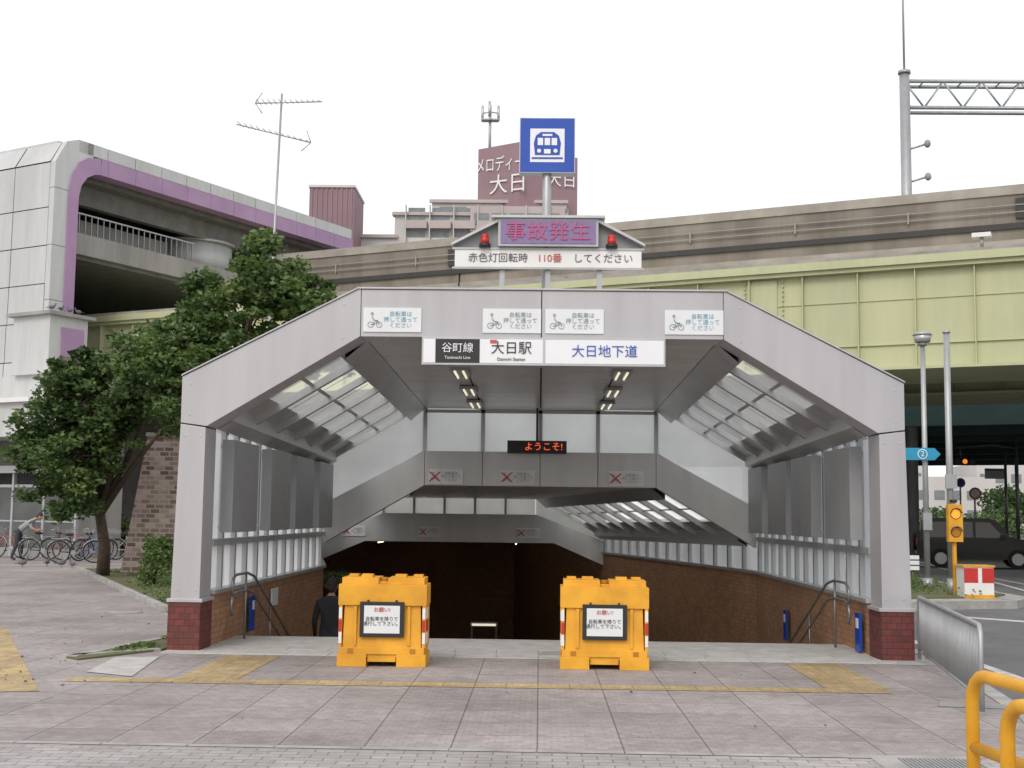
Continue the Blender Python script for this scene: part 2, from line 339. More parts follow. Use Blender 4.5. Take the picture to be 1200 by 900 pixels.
def vault(b,ya,yb,za,zb,f,ins,inl,nb):
    def P(x,y,z):
        t=(y-ya)/(yb-ya); return f(x,y,z+za+(zb-za)*t)
    ix,iz=ins; ex,ez=inl
    W=2*ix; n=4
    for i in range(n):
        x0=-ix+W*i/n+.012; x1=-ix+W*(i+1)/n-.012
        for k in range(nb):
            p=ya+(yb-ya)*k/nb+.004; q=ya+(yb-ya)*(k+1)/nb-.004
            b.quad([P(x0,p,iz),P(x1,p,iz),P(x1,q,iz),P(x0,q,iz)],'ceil')
    b.quad([P(-ix,ya,iz+.03),P(ix,ya,iz+.03),P(ix,yb,iz+.03),P(-ix,yb,iz+.03)],'seam')
    b.quad([P(-ix-.05,ya,iz+.5),P(ix+.05,ya,iz+.5),P(ix+.05,yb,iz+.5),P(-ix-.05,yb,iz+.5)],'panel')
    for s in (-1,1):
        def Q(t,y,off): return P(s*(ix+(ex-ix)*t),y,iz+(ez-iz)*t+off)
        b.add([Q(0,ya,0),Q(.15,ya,-.07),Q(.15,yb,-.07),Q(0,yb,0),Q(0,ya,.3),Q(.15,ya,.2),Q(.15,yb,.2),Q(0,yb,.3)],[(0,1,2,3),(1,5,6,2),(0,3,7,4),(4,7,6,5)],'panel2')
        b.add([Q(.90,ya,-.02),Q(1.0,ya,-.02),Q(1.0,yb,-.02),Q(.90,yb,-.02),Q(.90,ya,.2),Q(1.0,ya,.25),Q(1.0,yb,.25),Q(.90,yb,.2)],[(0,1,2,3),(0,3,7,4),(1,5,6,2)],'panel2')
        b.quad([Q(.74,ya,.16),Q(1.08,ya,.16),Q(1.08,yb,.16),Q(.74,yb,.16)],'panel2')
        b.quad([Q(.0,ya,.16),Q(.24,ya,.16),Q(.24,yb,.16),Q(.0,yb,.16)],'panel2')
        for k in range(nb+1):
            y=ya+(yb-ya)*k/nb; w=.06
            yy0=max(ya,y-w); yy1=min(yb,y+w)
            v=[Q(.15,yy0,0.05),Q(.92,yy0,0.05),Q(.92,yy1,0.05),Q(.15,yy1,0.05),Q(.15,yy0,.16),Q(.92,yy0,.16),Q(.92,yy1,.16),Q(.15,yy1,.16)]
            b.add(v,[(0,1,2,3),(0,4,5,1),(3,2,6,7),(4,7,6,5)],'panel2')
            if k<nb:
                a=y+w; c=y+(yb-ya)/nb-w; mid=(a+c)/2
                b.quad([Q(.24,a,.158),Q(.74,a,.158),Q(.74,c,.158),Q(.24,c,.158)],'sky_l')
                b.add([Q(.24,mid-.018,.135),Q(.74,mid-.018,.135),Q(.74,mid+.018,.135),Q(.24,mid+.018,.135)],[(0,1,2,3)],'panel2')
        b.add([Q(.48,ya,.13),Q(.505,ya,.13),Q(.505,yb,.13),Q(.48,yb,.13)],[(0,1,2,3)],'panel2')
b=B(); vault(b,Y0+.5,Y1,0,-.15,idf,(2.13,3.72),(3.94,2.63),6); b.done('roof_upper',E)
sh=lambda x,y,z:(x+cx(y),y,z)
b=B(); vault(b,Y1+.25,Y2,0,-.10,sh,(2.1,2.17),(3.88,1.12),9); b.done('roof_lower',E)
def sidewall(b,ya,yb,f,zt0,zt1,upper,nb):
    for s in (-1,1):
        b.slab([f(s*3.95,ya,-5),f(s*4.2,ya,-5),f(s*4.2,yb,-5),f(s*3.95,yb,-5)],(0,0,5.62),'brown')
        b.slab([f(s*3.90,ya,.62),f(s*4.22,ya,.62),f(s*4.22,yb,.62),f(s*3.90,yb,.62)],(0,0,.05),'alu')
        hs=[(.67,1.20)]
        if upper: hs.append((1.28,zt0))
        for z0,z1 in hs:
            for k in range(nb):
                p=ya+(yb-ya)*k/nb+.05; q=ya+(yb-ya)*(k+1)/nb-.05
                b.quad([f(s*4.05,p,z0),f(s*4.05,q,z0),f(s*4.05,q,z1),f(s*4.05,p,z1)],'frost')
        for k in range(nb+1):
            y=ya+(yb-ya)*k/nb
            b.slab([f(s*3.99,max(ya,y-.04),.66),f(s*4.12,max(ya,y-.04),.66),f(s*4.12,min(yb,y+.04),.66),f(s*3.99,min(yb,y+.04),.66)],(0,0,zt1-.66),'alu')
        if upper: b.slab([f(s*3.94,ya,1.20),f(s*4.14,ya,1.20),f(s*4.14,yb,1.20),f(s*3.94,yb,1.20)],(0,0,.08),'alu')
b=B(); sidewall(b,Y0+.52,Y1,idf,2.6,2.85,True,12)
for s in (-1,1):
    for p,q in ((15.75,17.15),(18.0,19.4),(19.85,21.4),(22.0,23.4)):
        b.box(min(s*3.78,s*3.93),max(s*3.78,s*3.93),p,q,1.36,2.50,'paneld')
        for yy in (p+.2,q-.2): b.box(min(s*3.93,s*4.0),max(s*3.93,s*4.0),yy-.02,yy+.02,1.4,1.45,'alu'); b.box(min(s*3.93,s*4.0),max(s*3.93,s*4.0),yy-.02,yy+.02,2.4,2.45,'alu')
b.done('side_walls_upper',E,bevel=.004)
b=B(); sidewall(b,Y1,Y2,sh,1.2,1.25,False,14); b.done('side_walls_lower',E)
b=B(); iz=3.55
top=lambda x: iz if abs(x)<=2.12 else iz-(abs(x)-2.12)*(1.09/1.81)+.16
bot=lambda x: 2.78 if abs(x)<=2.13 else 2.78-(abs(x)-2.13)*(.96/1.75)
xs=[-3.93,-2.13,-1.06,0,1.06,2.13,3.93]
for a,c in zip(xs,xs[1:]):
    b.quad([(a+.03,Y1+.02,bot(a)),(c-.03,Y1+.02,bot(c)),(c-.03,Y1+.02,top(c)),(a+.03,Y1+.02,top(a))],'gglass')
for x in xs: b.box(x-.035,x+.035,Y1-.03,Y1+.05,bot(x)-.02,top(x)+.02,'alu')
b.box(-2.12,2.12,Y1-.03,Y1+.0,3.49,3.55,'alu')
for s in (-1,1):
    b.slab([(s*2.13,Y1-.06,2.78),(s*3.95,Y1-.06,1.80),(s*3.95,Y1-.06,1.08),(s*2.13,Y1-.06,2.15)],(0,.3,0),'panelL')
b.box(-2.12,2.12,Y1-.06,Y1+.24,2.15,2.78,'panelL')
for x in (-1.06,0,1.06): b.box(x-.006,x+.006,Y1-.064,Y1-.05,2.152,2.778,'seam')
b.done('gable_glazing',E)
b=B(lambda p:(p[0]+cx(Y2),p[1],p[2]))
for i in range(5):
    a=-2.1+i*.84; b.quad([(a+.03,Y2,1.65),(a+.81,Y2,1.65),(a+.81,Y2,2.08),(a+.03,Y2,2.08)],'gglass')
    b.box(a-.03,a+.03,Y2-.04,Y2+.04,1.62,2.1,'alu')
for s in (-1,1): b.quad([(s*2.1,Y2,1.65),(s*3.95,Y2,.95),(s*3.95,Y2,1.3),(s*2.1,Y2,2.08)],'gglass')
b.prism([(-2.1,1.65),(2.1,1.65),(3.95,.95),(3.95,.3),(2.6,.88),(-2.6,.88),(-3.95,.3),(-3.95,.95)],Y2-.05,Y2+.2,'panelL')
f3=lambda x,y,z:(x+SH*(y-Y2),y,z)
b.add([f3(-3.95,Y2+.2,.9),f3(3.95,Y2+.2,.9),f3(3.95,Y3,.9),f3(-3.95,Y3,.9)],[(0,1,2,3)],'ceil')
for s in (-1,1): b.add([f3(s*3.95,Y2,-5),f3(s*3.95,Y3,-5),f3(s*3.95,Y3,.9),f3(s*3.95,Y2,.9)],[(0,1,2,3)],'brown')
b.add([f3(-3.95,Y3,-5),f3(3.95,Y3,-5),f3(3.95,Y3,.9),f3(-3.95,Y3,.9)],[(0,1,2,3)],'brown')
b.done('deep_passage',E)
b=B(); ns=30
for i in range(ns):
    y=YS+i*.35; z=-(i+1)*.14
    if y+.35<=Y1: b.box(-3.95,3.95,y,y+.35,-5,z,'stone')
    else: b.slab([(cx(y)-3.95,y,-5),(cx(y)+3.95,y,-5),(cx(y)+3.95,y+.35,-5),(cx(y)-3.95,y+.35,-5)],(0,0,z+5),'stone')
ye=YS+ns*.35
b.add([(cx(ye)-3.95,ye,-4.2),(cx(ye)+3.95,ye,-4.2),(cx(Y3)+3.95,Y3,-4.2),(cx(Y3)-3.95,Y3,-4.2)],[(0,1,2,3)],'stone')
b.done('stairs',E)
b=B()
for s in (-1,1):
    for y in (18.2,20.4,22.4):
        t=(y-Y0-.5)/(Y1-Y0-.5); z=3.72-.15*t
        b.box(s*1.15-.13,s*1.15+.13,y-.45,y+.45,z-.05,z-.004,'paneld')
        for o_ in (-.06,.06): b.cyl((s*1.15+o_,y-.42,z-.065),(s*1.15+o_,y+.42,z-.065),.016,'lamp',n=8)
b.done('ceiling_lamps',E)
b=B()
for y in (38,42,46):
    for s in (-1,1):
        xx=SH*(y-Y2)-2.2+s*2.0
        b.box(xx-.1,xx+.1,y-.6,y+.6,.82,.9,'paneld'); b.cyl((xx,y-.55,.80),(xx,y+.55,.80),.02,'lampfill',n=8)  # tubes added only to lift the light deep in the passage
b.box(-2.0,-1.2,38.0,38.3,-1.62,-1.5,'paneld'); b.box(-1.95,-1.25,37.97,38.0,-1.6,-1.54,'lamp'); b.box(-1.98,-1.94,38.1,38.14,-4.2,-1.6,'paneld'); b.box(-1.26,-1.22,38.1,38.14,-4.2,-1.6,'paneld'); b.done('added_passage_lights',E)  # added lit panel on legs, standing in for an unidentified bright spot
b=B()
for s in (-1,1):
    x=s*3.74
    for dz in (0,-.22):
        pts=[(x,15.75,.60+dz*1.1),(x,15.68,.70+dz),(x,15.75,.80+dz),(x,15.9,.84+dz),(x,16.5,.84+dz),(x,16.9,.78+dz),(x,27,.78-4.04+dz)]
        b.tube(pts,.017,'rail',n=8)
    b.tube([(x,16.45,0.0),(x,16.45,.84)],.015,'rail')
    for y in (18,20,22,24,26):
        z=.78-.4*(y-16.9); b.tube([(x,y,z-.02),(x,y,z-.82)],.014,'rail')
b.done('stair_handrails',E)
b=B()
for x,y in ((-3.9,17.4),(3.9,15.75),(3.9,20.4)):
    s=1 if x>0 else -1; d=.3*(y>20)
    b.box(min(x,x-s*.03),max(x,x-s*.03),y,y+.22,.02-d,.48-d,'blue'); b.box(min(x-s*.03,x-s*.034),max(x-s*.03,x-s*.034),y+.05,y+.17,.3-d,.42-d,'white')
b.box(-3.93,-3.90,18.9,19.3,.25,.5,'paper')
b.done('wall_plates',E)

# ------------------------------------------------------------ signs
def icon_bike(b,x,z,sc,y,m):
    def c(cx_,cz,r):
        b.tube([(x+sc*(cx_+r*math.cos(a)),y,z+sc*(cz+r*math.sin(a))) for a in [2*math.pi*i/14 for i in range(14)]],.004,m,n=4,closed=True)
    def l(*p): b.tube([(x+sc*a,y,z+sc*c_) for a,c_ in p],.006,m,n=4)
    c(-.5,-.35,.3); c(.42,-.35,.3); l((-.5,-.35),(-.1,-.3),(.3,.1),(.42,-.35)); l((-.25,.05),(-.1,-.3)); l((-.1,.1),(.3,.1))
    l((-.35,.75),(-.3,.35),(.05,-.0)); b.cyl((x-sc*.35,y-.004,z+sc*.85),(x-sc*.35,y+.004,z+sc*.85),sc*.16,m,n=12)
for i,(xx,col) in enumerate(((-1.77,'skyink'),(-.35,'greyink'),(.39,'greyink'),(1.80,'skyink'))):
    g_=grp('bicycle_notice_sign',(xx,Y0-.012,3.9))
    b=B(); b.box(-.345,.345,-.003,.012,-.145,.145,'paper'); b.done('plate',g_)
    b=B(); icon_bike(b,-.2,-.02,.11,-.006,'greyink'); b.done('bicycle_symbol',g_)
    txt('自転車は\n押して通って\nください',(.10,-.006,.0),.068,col,g_)
g_=grp('station_name_sign',(0,Y0-.14,3.52))
b=B(); b.box(-1.40,1.45,0,.22,-.165,.165,'alu')
b.box(-1.38,.02,-.004,.0,-.14,.14,'signw'); b.box(.05,1.43,-.004,.0,-.14,.14,'signw'); b.box(-1.24,-.72,-.008,-.004,-.14,.14,'black'); b.box(-.60,-.52,-.008,-.004,.09,.135,'redt')
b.done('sign_box',g_,bevel=.004)
b=B(); b.box(-.9,-.86,.17,.21,.16,.25,'alu'); b.box(.9,.94,.17,.21,.16,.25,'alu'); b.done('hangers',g_)
txt('谷町線',(-.98,-.011,.03),.125,'signw',g_); txt('Tanimachi Line',(-.98,-.011,-.08),.05,'signw',g_)
txt('大日駅',(-.35,-.011,.03),.16,'black',g_); txt('Dainichi Station',(-.35,-.011,-.095),.052,'black',g_)
txt('大日地下道',(.74,-.011,.0),.155,'bluetxt',g_)
def xsign(x,y,z,sc=1.):
    g_=grp('no_cycling_sign',(x,y,z)); b=B(); b.box(-.32*sc,.32*sc,0,.02,-.14*sc,.14*sc,'white'); b.done('plate',g_)
    b=B(); icon_bike(b,-.2,-.01,.09,-.003,'greyink')
    for s in (-1,1):
        b.slab([((-.2-.1*s-.017)*sc,-.012-.002*s,-.09*sc),((-.2-.1*s+.017)*sc,-.012-.002*s,-.09*sc),((-.2+.1*s+.017)*sc,-.012-.002*s,.09*sc),((-.2+.1*s-.017)*sc,-.012-.002*s,.09*sc)],(0,.003,0),'red')
    b.done('red_cross',g_); txt('自転車は\n押して通って\nください',(.1*sc,-.004,0),.06*sc,'greyink',g_)
for x in (-1.73,-.41,1.58): xsign(x,Y1-.085,2.31)
for x in (-5.1,-3.0,-.3): xsign(x,Y2-.075,1.15)
g_=grp('led_display_sign',(-.06,Y1-.3,2.86)); b=B(); b.box(-.54,.54,0,.12,-.115,.115,'black'); b.box(-.02,.02,.04,.08,.115,.72,'black'); b.done('housing',g_)
txt('ようこそ!',(.12,-.006,0),.165,'led',g_); txt('ä',(-.42,-.006,0),.15,'led',g_) if False else None
A=grp('emergency_alarm_sign',(.07,Y0+.15,0))
b=B()
for x in (-.55,0,.62): b.box(x-.03,x+.03,.02,.08,4.28,4.62,'galv')
b.box(-1.12,1.12,-.02,.10,4.57,4.79,'white'); b.box(-1.15,1.15,-.03,-.02,4.55,4.575,'galv'); b.box(-1.15,1.15,-.03,-.02,4.785,4.81,'galv')
b.box(-.60,.60,-.08,.14,4.82,5.16,'galv'); b.box(-.57,.57,-.09,-.08,4.85,5.13,'ledp')
for s in (-1,1):
    b.slab([(s*.60,-.06,5.16),(s*1.16,-.06,4.86),(s*1.16,-.06,4.83),(s*.60,-.06,5.12)],(0,.16,0),'alu')
    b.slab([(s*.60,.06,5.12),(s*1.14,.06,4.84),(s*1.14,.06,4.8),(s*.60,.06,4.8)],(0,.02,0),'paneld')
    b.cyl((s*.76,-.04,4.81),(s*.76,-.04,4.85),.07,'black'); b.cyl((s*.76,-.04,4.85),(s*.76,-.04,4.94),.055,'red',r1=.045); b.ell((s*.76,-.04,4.94),(.045,.045,.04),'red')
b.box(-.68,.68,-.12,.16,5.16,5.19,'alu')
b.done('frame',A)
txt('事故発生',(0,-.1,4.985),.24,'ledt',A,sx=1.08)
txt('赤色灯回転時',(-.60,-.026,4.68),.12,'darkink',A); txt('110番',(.02,-.026,4.68),.12,'redt',A); txt('してください',(.66,-.026,4.68),.12,'darkink',A)
G=grp('subway_logo_sign',(.05,Y0+.35,0))
b=B(); b.cyl((0,0,4.2),(0,0,5.8),.055,'galv'); b.box(-.34,.34,-.09,.09,5.77,6.46,'alu'); b.box(-.33,.33,-.096,-.09,5.78,6.45,'blue'); b.box(-.21,.21,-.100,-.096,5.90,6.32,'signw')
b.done('sign_box',G,bevel=.005)
b=B()
pr=[(-.15,-.12),(.15,-.12),(.165,.03),(.14,.12),(.08,.165),(-.08,.165),(-.14,.12),(-.165,.03)]
b.slab([(x,-.106,6.11+z) for x,z in pr],(0,.005,0),'blue')
for x in (-.085,0,.085): b.box(x-.033,x+.033,-.110,-.106,6.11,6.20,'signw')
b.box(-.06,.06,-.110,-.106,6.225,6.25,'signw'); b.box(-.04,.04,-.110,-.106,6.005,6.06,'signw')
for x in (-.1,.1): b.cyl((x,-.110,6.04),(x,-.105,6.04),.025,'signw')
b.box(-.19,.19,-.106,-.101,5.94,5.96,'blue')
b.done('train_symbol',G)

# ------------------------------------------------------------ barrier boxes
def barrier(x,y,rz=0):
    g_=grp('plastic_barrier',(x,y,0),(0,0,rz)); b=B()
    b.slab([(-.42,.03,.10),(.42,.03,.10),(.40,.06,.84),(-.40,.06,.84)],(0,.5,0),'orange')
    for s in (-1,1): b.box(min(s*.16,s*.47),max(s*.16,s*.47),0,.58,0,.13,'orange')
    b.box(-.15,.15,.03,.55,.05,.13,'orange')
    b.box(-.45,.45,.01,.57,.13,.20,'orange')
    b.box(-.47,.47,.02,.56,.64,.86,'orange')
    for s in (-1,1):
        b.box(min(s*.05,s*.44),max(s*.05,s*.44),.06,.52,.86,.93,'orange')
        b.box(min(s*.12,s*.24),max(s*.12,s*.24),.12,.26,.93,.965,'orange'); b.box(min(s*.30,s*.40),max(s*.30,s*.40),.3,.48,.93,.955,'orange')
        b.box(min(s*.425,s*.462),max(s*.425,s*.462),.025,.55,.20,.64,'orange')
        b.box(min(s*.27,s*.30),max(s*.27,s*.30),.018,.06,.22,.63,'orange')
    b.box(-.05,.05,.1,.48,.86,.89,'orange')
    b.cyl((0,.2,.89),(0,.2,.93),.04,'orangeD')
    for s in (-1,1): b.box(s*.33-.03,s*.33+.03,.005,.011,.14,.19,'orangeD')
    b.done('body',g_,bevel=.018)
    b=B()
    for s in (-1,1):
        for k in range(3):
            b.box(min(s*.428,s*.459),max(s*.428,s*.459),.014,.022,.24+k*.13,.355+k*.13,'white' if k!=1 else 'red')
            b.box(min(s*.462,s*.468),max(s*.462,s*.468),.1,.3,.24+k*.13,.355+k*.13,'white' if k!=1 else 'red')
    b.done('reflectors',g_)
    b=B(); b.box(-.235,.235,-.005,.016,.31,.68,'black'); b.box(-.19,.19,-.009,-.005,.35,.64,'paper')
    for s in (-1,1): b.box(s*.15-.01,s*.15+.01,-.004,.03,.68,.70,'black')
    b.done('notice_board',g_,bevel=.004)
    txt('お願い!',(0,-.012,.595),.055,'redt',g_); txt('自転車を降りて\n通行して下さい。',(0,-.012,.475),.050,'darkink',g_)
barrier(-1.66,13.72,R(.5)); barrier(.70,13.75,R(-.6))

# ------------------------------------------------------------ right foreground
b=B()
F0=Vector((4.34,14.9,0)); F1=Vector((3.68,10.9,0)); d=F1-F0; L=d.length; b.xf=frame(F0,d)
b.tube([(0,0,.04),(0,0,.68),(.06,0,.74),(L-.06,0,.74),(L,0,.68),(L,0,.04)],.022,'galv')
b.tube([(0,0,.14),(L,0,.14)],.016,'galv')
for i in range(1,int(L/.075)): b.tube([(i*.075,0,.14),(i*.075,0,.73)],.007,'galv',n=5)
for a in (.3,L-.5): b.box(a-.02,a+.02,-.28,.28,.004,.04,'galv'); b.box(a-.02,a+.02,-.02,.02,.03,.16,'galv')
b.done('steel_fence_barrier')
def uguard(x,y,dx,dy,L,h):
    b=B(frame((x,y),(dx,dy)))
    pts=[(0,0,-.1)]; r=.16
    pts+= [(0,0,h-r)]+[(r-r*math.cos(a),0,h-r+r*math.sin(a)) for a in (R(22),R(45),R(68),R(90))]
    pts+= [(L-r,0,h)]+[(L-r+r*math.sin(a),0,h-r+r*math.cos(a)) for a in (R(22),R(45),R(68),R(90))]+[(L,0,-.1)]
    b.tube(pts,.036,'yellowp',n=14); b.tube([(0,0,h*.5),(L,0,h*.5)],.032,'yellowp',n=12)
    b.cyl((0,0,-.0),(0,0,.03),.06,'kerb'); b.cyl((L,0,-.0),(L,0,.03),.06,'kerb')
    b.done('yellow_pipe_guard')
uguard(2.36,7.15,.14,-1,2.4,.78); uguard(2.26,6.35,.14,-1,2.4,.74)

b=B(); isl=[(6.9,25.2),(9.6,26.2),(10.3,27.4),(10.6,38),(6.5,38)]
b.slab([(x,y,-.13) for x,y in isl],(0,0,.17),'kerb')
b.slab([(x,y,.03) for x,y in [(7.1,26.1),(9.3,26.9),(10.0,28),(10.3,37.8),(6.7,37.8)]],(0,0,.04),'grass'); b.done('traffic_island')
b=B()
def rline(x0,y0,x1,y1,w,z=-.114):
    d=Vector((x1-x0,y1-y0)); f=frame((x0,y0),d); b.add([f((0,0,z)),f((d.length,0,z)),f((d.length,w,z)),f((0,w,z))],[(0,1,2,3)],'paint')
rline(7.0,24.1,14,16.5,.35); rline(5.3,8,5.5,22,.15); rline(12,20,16,60,.15); rline(9.7,12,12,20,.15,z=-.110); rline(11.3,27,17.0,60,.15,z=-.106)
for i in range(5): rline(12.5+i*.9,62,13+i*.9,67,.45,z=-.102)
b.done('road_markings')
def leafcloud(name,clumps,size,mats,parent=None):
    n=sum(c[2] for c in clumps)
    V=np.zeros((n*4,3)); k=0
    for c,r,m_ in clumps:
        p=rng.normal(size=(m_,3)); p/=np.linalg.norm(p,axis=1)[:,None]; rad=rng.random(m_)**(.5)
        p=p*rad[:,None]*np.array(r)+np.array(c)
        a=rng.normal(size=(m_,3)); a/=np.linalg.norm(a,axis=1)[:,None]
        a[:,2]*=.6
        bb=rng.normal(size=(m_,3)); bb=np.cross(a,bb); bb/=np.linalg.norm(bb,axis=1)[:,None]
        s=size*(.6+.8*rng.random(m_))[:,None]
        V[4*k:4*(k+m_):4]=p-a*s; V[4*k+1:4*(k+m_):4]=p+bb*s*.5; V[4*k+2:4*(k+m_):4]=p+a*s; V[4*k+3:4*(k+m_):4]=p-bb*s*.5
        k+=m_
    me=bpy.data.meshes.new(name); me.vertices.add(n*4); me.vertices.foreach_set('co',V.ravel())
    me.loops.add(n*4); me.loops.foreach_set('vertex_index',np.arange(n*4,dtype=np.int32))
    me.polygons.add(n); me.polygons.foreach_set('loop_start',np.arange(0,n*4,4,dtype=np.int32)); me.polygons.foreach_set('loop_total',np.full(n,4,dtype=np.int32))
    for m in mats: me.materials.append(M[m])
    cl=np.concatenate([np.full(c[2],rng.integers(0,len(mats))) for c in clumps]); mixr=rng.random(n)<.3
    cl[mixr]=rng.integers(0,len(mats),mixr.sum())
    me.polygons.foreach_set('material_index',cl.astype(np.int32)); me.update(calc_edges=True); me.validate()
    o=bpy.data.objects.new(name,me); COL.objects.link(o); o.parent=parent; return o
def tree(name,base,lobes,nsub,nleaf,size,mats,sub=.40):
    g_=grp(name); b=B(); base=Vector(base)
    ctr=sum((Vector(l[0]) for l in lobes),Vector())/len(lobes)
    fork=base.lerp(ctr,.4)
    b.tube([base,base.lerp(fork,.5)+Vector((.08,0,0)),fork],[.17,.14,.12],'bark',n=10)
    cl=[]
    for c,r in lobes:
        c=Vector(c); mid=fork.lerp(c,.5)+Vector((random.uniform(-.2,.2),random.uniform(-.2,.2),.25))
        b.tube([fork,mid,c],[.10,.06,.03],'bark',n=7)
        for i in range(max(4,int(nsub*r*r))):
            v=Vector((random.gauss(0,1),random.gauss(0,1),random.gauss(0,1))).normalized()*r*(random.random()**.33)*random.choice((1,1,1,1.2))
            v.z*=.85; p=c+v
            if i%2==0: b.tube([c.lerp(p,.15),c.lerp(p,.6)+Vector((0,0,.08)),p],[.025,.015,.006],'bark',n=5)
            q=sub*random.uniform(.5,1.15)
            cl.append((tuple(p),(q,q,q*.6),int(nleaf*random.uniform(.5,1.2))))
    b.done('trunk_and_limbs',g_); leafcloud('foliage',cl,size,mats,g_)
tree('broadleaf_tree',(-7.0,27.5,0),[((-6.0,27,6.55),.85),((-6.95,27.3,6.15),.75),((-5.2,27.2,5.95),.85),((-5.0,27.3,5.2),.8),((-6.3,27,5.3),1.2),((-7.3,27.2,5.2),.95),((-8.2,27.3,4.7),.85),((-7.2,27,4.2),1.15),((-6.05,26.9,7.3),.4),((-4.7,27,6.3),.4),((-7.5,27.2,6.3),.35),((-8.9,27.3,4.9),.45)],38,135,.078,['leafA','leafB','leafA','leafC'])
tree('broadleaf_tree',(-10.6,31.2,0),[((-10.6,29.8,4.3),1.15),((-11.4,30,3.5),.95),((-9.6,30,4.7),1.0),((-10.8,29.6,2.9),.95),((-9.0,29.6,4.4),.75),((-11.5,30,2.3),.75),((-10.6,30,4.9),.65),((-10.8,29.5,2.05),.65),((-12.1,30,3.0),.5),((-11.3,30,4.5),.5),((-8.6,29.4,3.7),.45),((-9.6,30,5.6),.55),((-10.0,29.6,3.6),.7)],36,135,.078,['leafA','leafC','leafB','leafC'])
g_=grp('shrub'); b=B()
for i in range(6): b.tube([(-8.1,27,0),(-8.1+random.uniform(-.3,.3),27+random.uniform(-.3,.3),.8)],[.03,.01],'bark',n=5)
b.done('stems',g_); leafcloud('foliage',[((-8.1+random.uniform(-.28,.28),27+random.uniform(-.3,.3),random.uniform(.25,1.0)),(.22,.22,.2),110) for i in range(22)],.05,['leafA','leafB'],g_)
g_=grp('hedge'); b=B()
for i in range(16): b.tube([(-17+i*.3,46,0),(-17+i*.3,46,1.2)],[.03,.01],'bark',n=5)
b.done('stems',g_); leafcloud('foliage',[((random.uniform(-17,-12.2),46+random.uniform(-.4,.4),random.uniform(.3,1.7)),(.45,.45,.35),110) for i in range(60)],.08,['leafC','leafA'],g_)
gc=[]
for i in range(260):
    yy=random.uniform(21.3,34); lo=-5.9-.4615*(yy-20.7)+.25; gc.append(((random.uniform(lo,-4.6),yy,.08),(.28,.28,.07),34))
gc+=[((random.uniform(-4.85,-4.42),random.uniform(14.6,16.4),.02),(.10,.25,.04),40) for i in range(16)]+[((random.uniform(7.3,9.9),random.uniform(26.8,36),.14),(.4,.4,.14),60) for i in range(80)]
leafcloud('grass',gc,.032,['leafA','leafB'])
leafcloud('fallen_leaves',[((random.uniform(-7,-4.5),random.uniform(11,22),.016),(.5,.5,.005),5) for i in range(24)]+[((random.uniform(-4,4),random.uniform(9.5,15),.016),(.5,.5,.005),2) for i in range(10)],.018,['leafD'])

b=B(); b.add([(-10.45,32,0),(-8,32,0),(-8,33.4,0),(-10.45,33.4,0),(-9.95,32.2,3.5),(-8,32.2,3.5),(-8,33.3,3.5),(-9.95,33.3,3.5)],[(0,1,5,4),(1,2,6,5),(2,3,7,6),(3,0,4,7),(4,5,6,7)],'tower'); b.box(-9.98,-7.98,32.15,33.35,3.5,3.6,'conc'); b.done('brick_vent_tower')

# ------------------------------------------------------------ monorail guideway and green bridge
du=(-.909,.415)
fm=frame((16.6,43),du); fm2=lambda p: fm((p[0],-p[1],p[2]))
g_=grp('monorail_guideway'); b=B(fm2)
for b0 in (0,4.6):
    k=-44
    while k<100:
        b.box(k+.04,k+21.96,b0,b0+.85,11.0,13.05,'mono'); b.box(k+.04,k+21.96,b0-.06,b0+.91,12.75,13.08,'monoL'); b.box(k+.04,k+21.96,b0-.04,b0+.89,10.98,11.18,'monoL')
        b.box(k-.5,k+.5,b0-.1,b0,11.9,12.6,'seam')
        k+=22
    for z in (12.35,12.1): b.box(-44,100,b0-.12,b0-.08,z,z+.035,'cable')
    b.box(-44,100,b0-.09,b0-.003,11.55,11.75,'seam')
    for a in range(-44,100,4): b.box(a,a+.06,b0-.13,b0,12.0,12.42,'cable')
for a in (-26,18,62):
    b.box(a-1,a+1,1.5,3.9,-.2,9.6,'conc'); b.box(a-1,a+1,-.6,6.0,9.6,10.98,'conc')
b.done('beams_and_piers',g_)
fb=frame((13.4,35.0),du); fb2=lambda p: fb((p[0],-p[1],p[2]))
g_=grp('steel_girder_bridge'); b=B(fb2)
for i,b0 in enumerate((0,3.5,8,11.5)):
    b.box(-45,75,b0,b0+.06,5.95,8.75,'green')
    for a in np.arange(-45,75,1.6):
        b.box(a,a+.03,b0-.18,b0,5.95,8.75,'green')
    if i==0:
        b.box(-45,75,-.03,0,7.9,7.93,'green'); b.box(-45,75,-.06,0,6.6,6.63,'green')
        for a in (-4.2,7.0,18): b.box(a,a+.9,-.05,0,5.97,8.7,'green')
        b.box(-45,75,-.25,.2,8.75,8.87,'green')
        for a in (-4.4,6.8):
            for zz in np.arange(6.1,8.7,.14):
                for c in (0,1.15): b.box(a+c,a+c+.05,-.075,-.0,zz,zz+.05,'green')
for b0 in (0,8): b.box(-45,75,b0-.35,b0+3.9,5.86,5.945,'green')
b.box(-45,75,-.35,12.6,8.87,9.1,'green'); b.box(-45,75,-.3,-.1,9.1,9.2,'conc')
for a in np.arange(-45,75,4): b.box(a,a+.2,3.6,7.9,6.9,8.0,'green')
for a in (6.5,40,-34): b.box(a,a+2.2,2.2,9.5,-.2,5.85,'conc')
b.cyl((1.2,-.1,9.2),(1.2,-.1,9.55),.05,'galv'); b.box(.95,1.45,-.25,.05,9.5,9.62,'white'); b.cyl((-1.8,-.1,9.2),(-1.8,-.1,9.55),.05,'galv'); b.box(-2.0,-1.6,-.25,.05,9.45,9.6,'white')
b.done('girders_and_deck',g_)
g_=grp('expressway_bridge'); b=B(fb2)
b.box(-60,90,20,62,7.8,8.8,'teal')
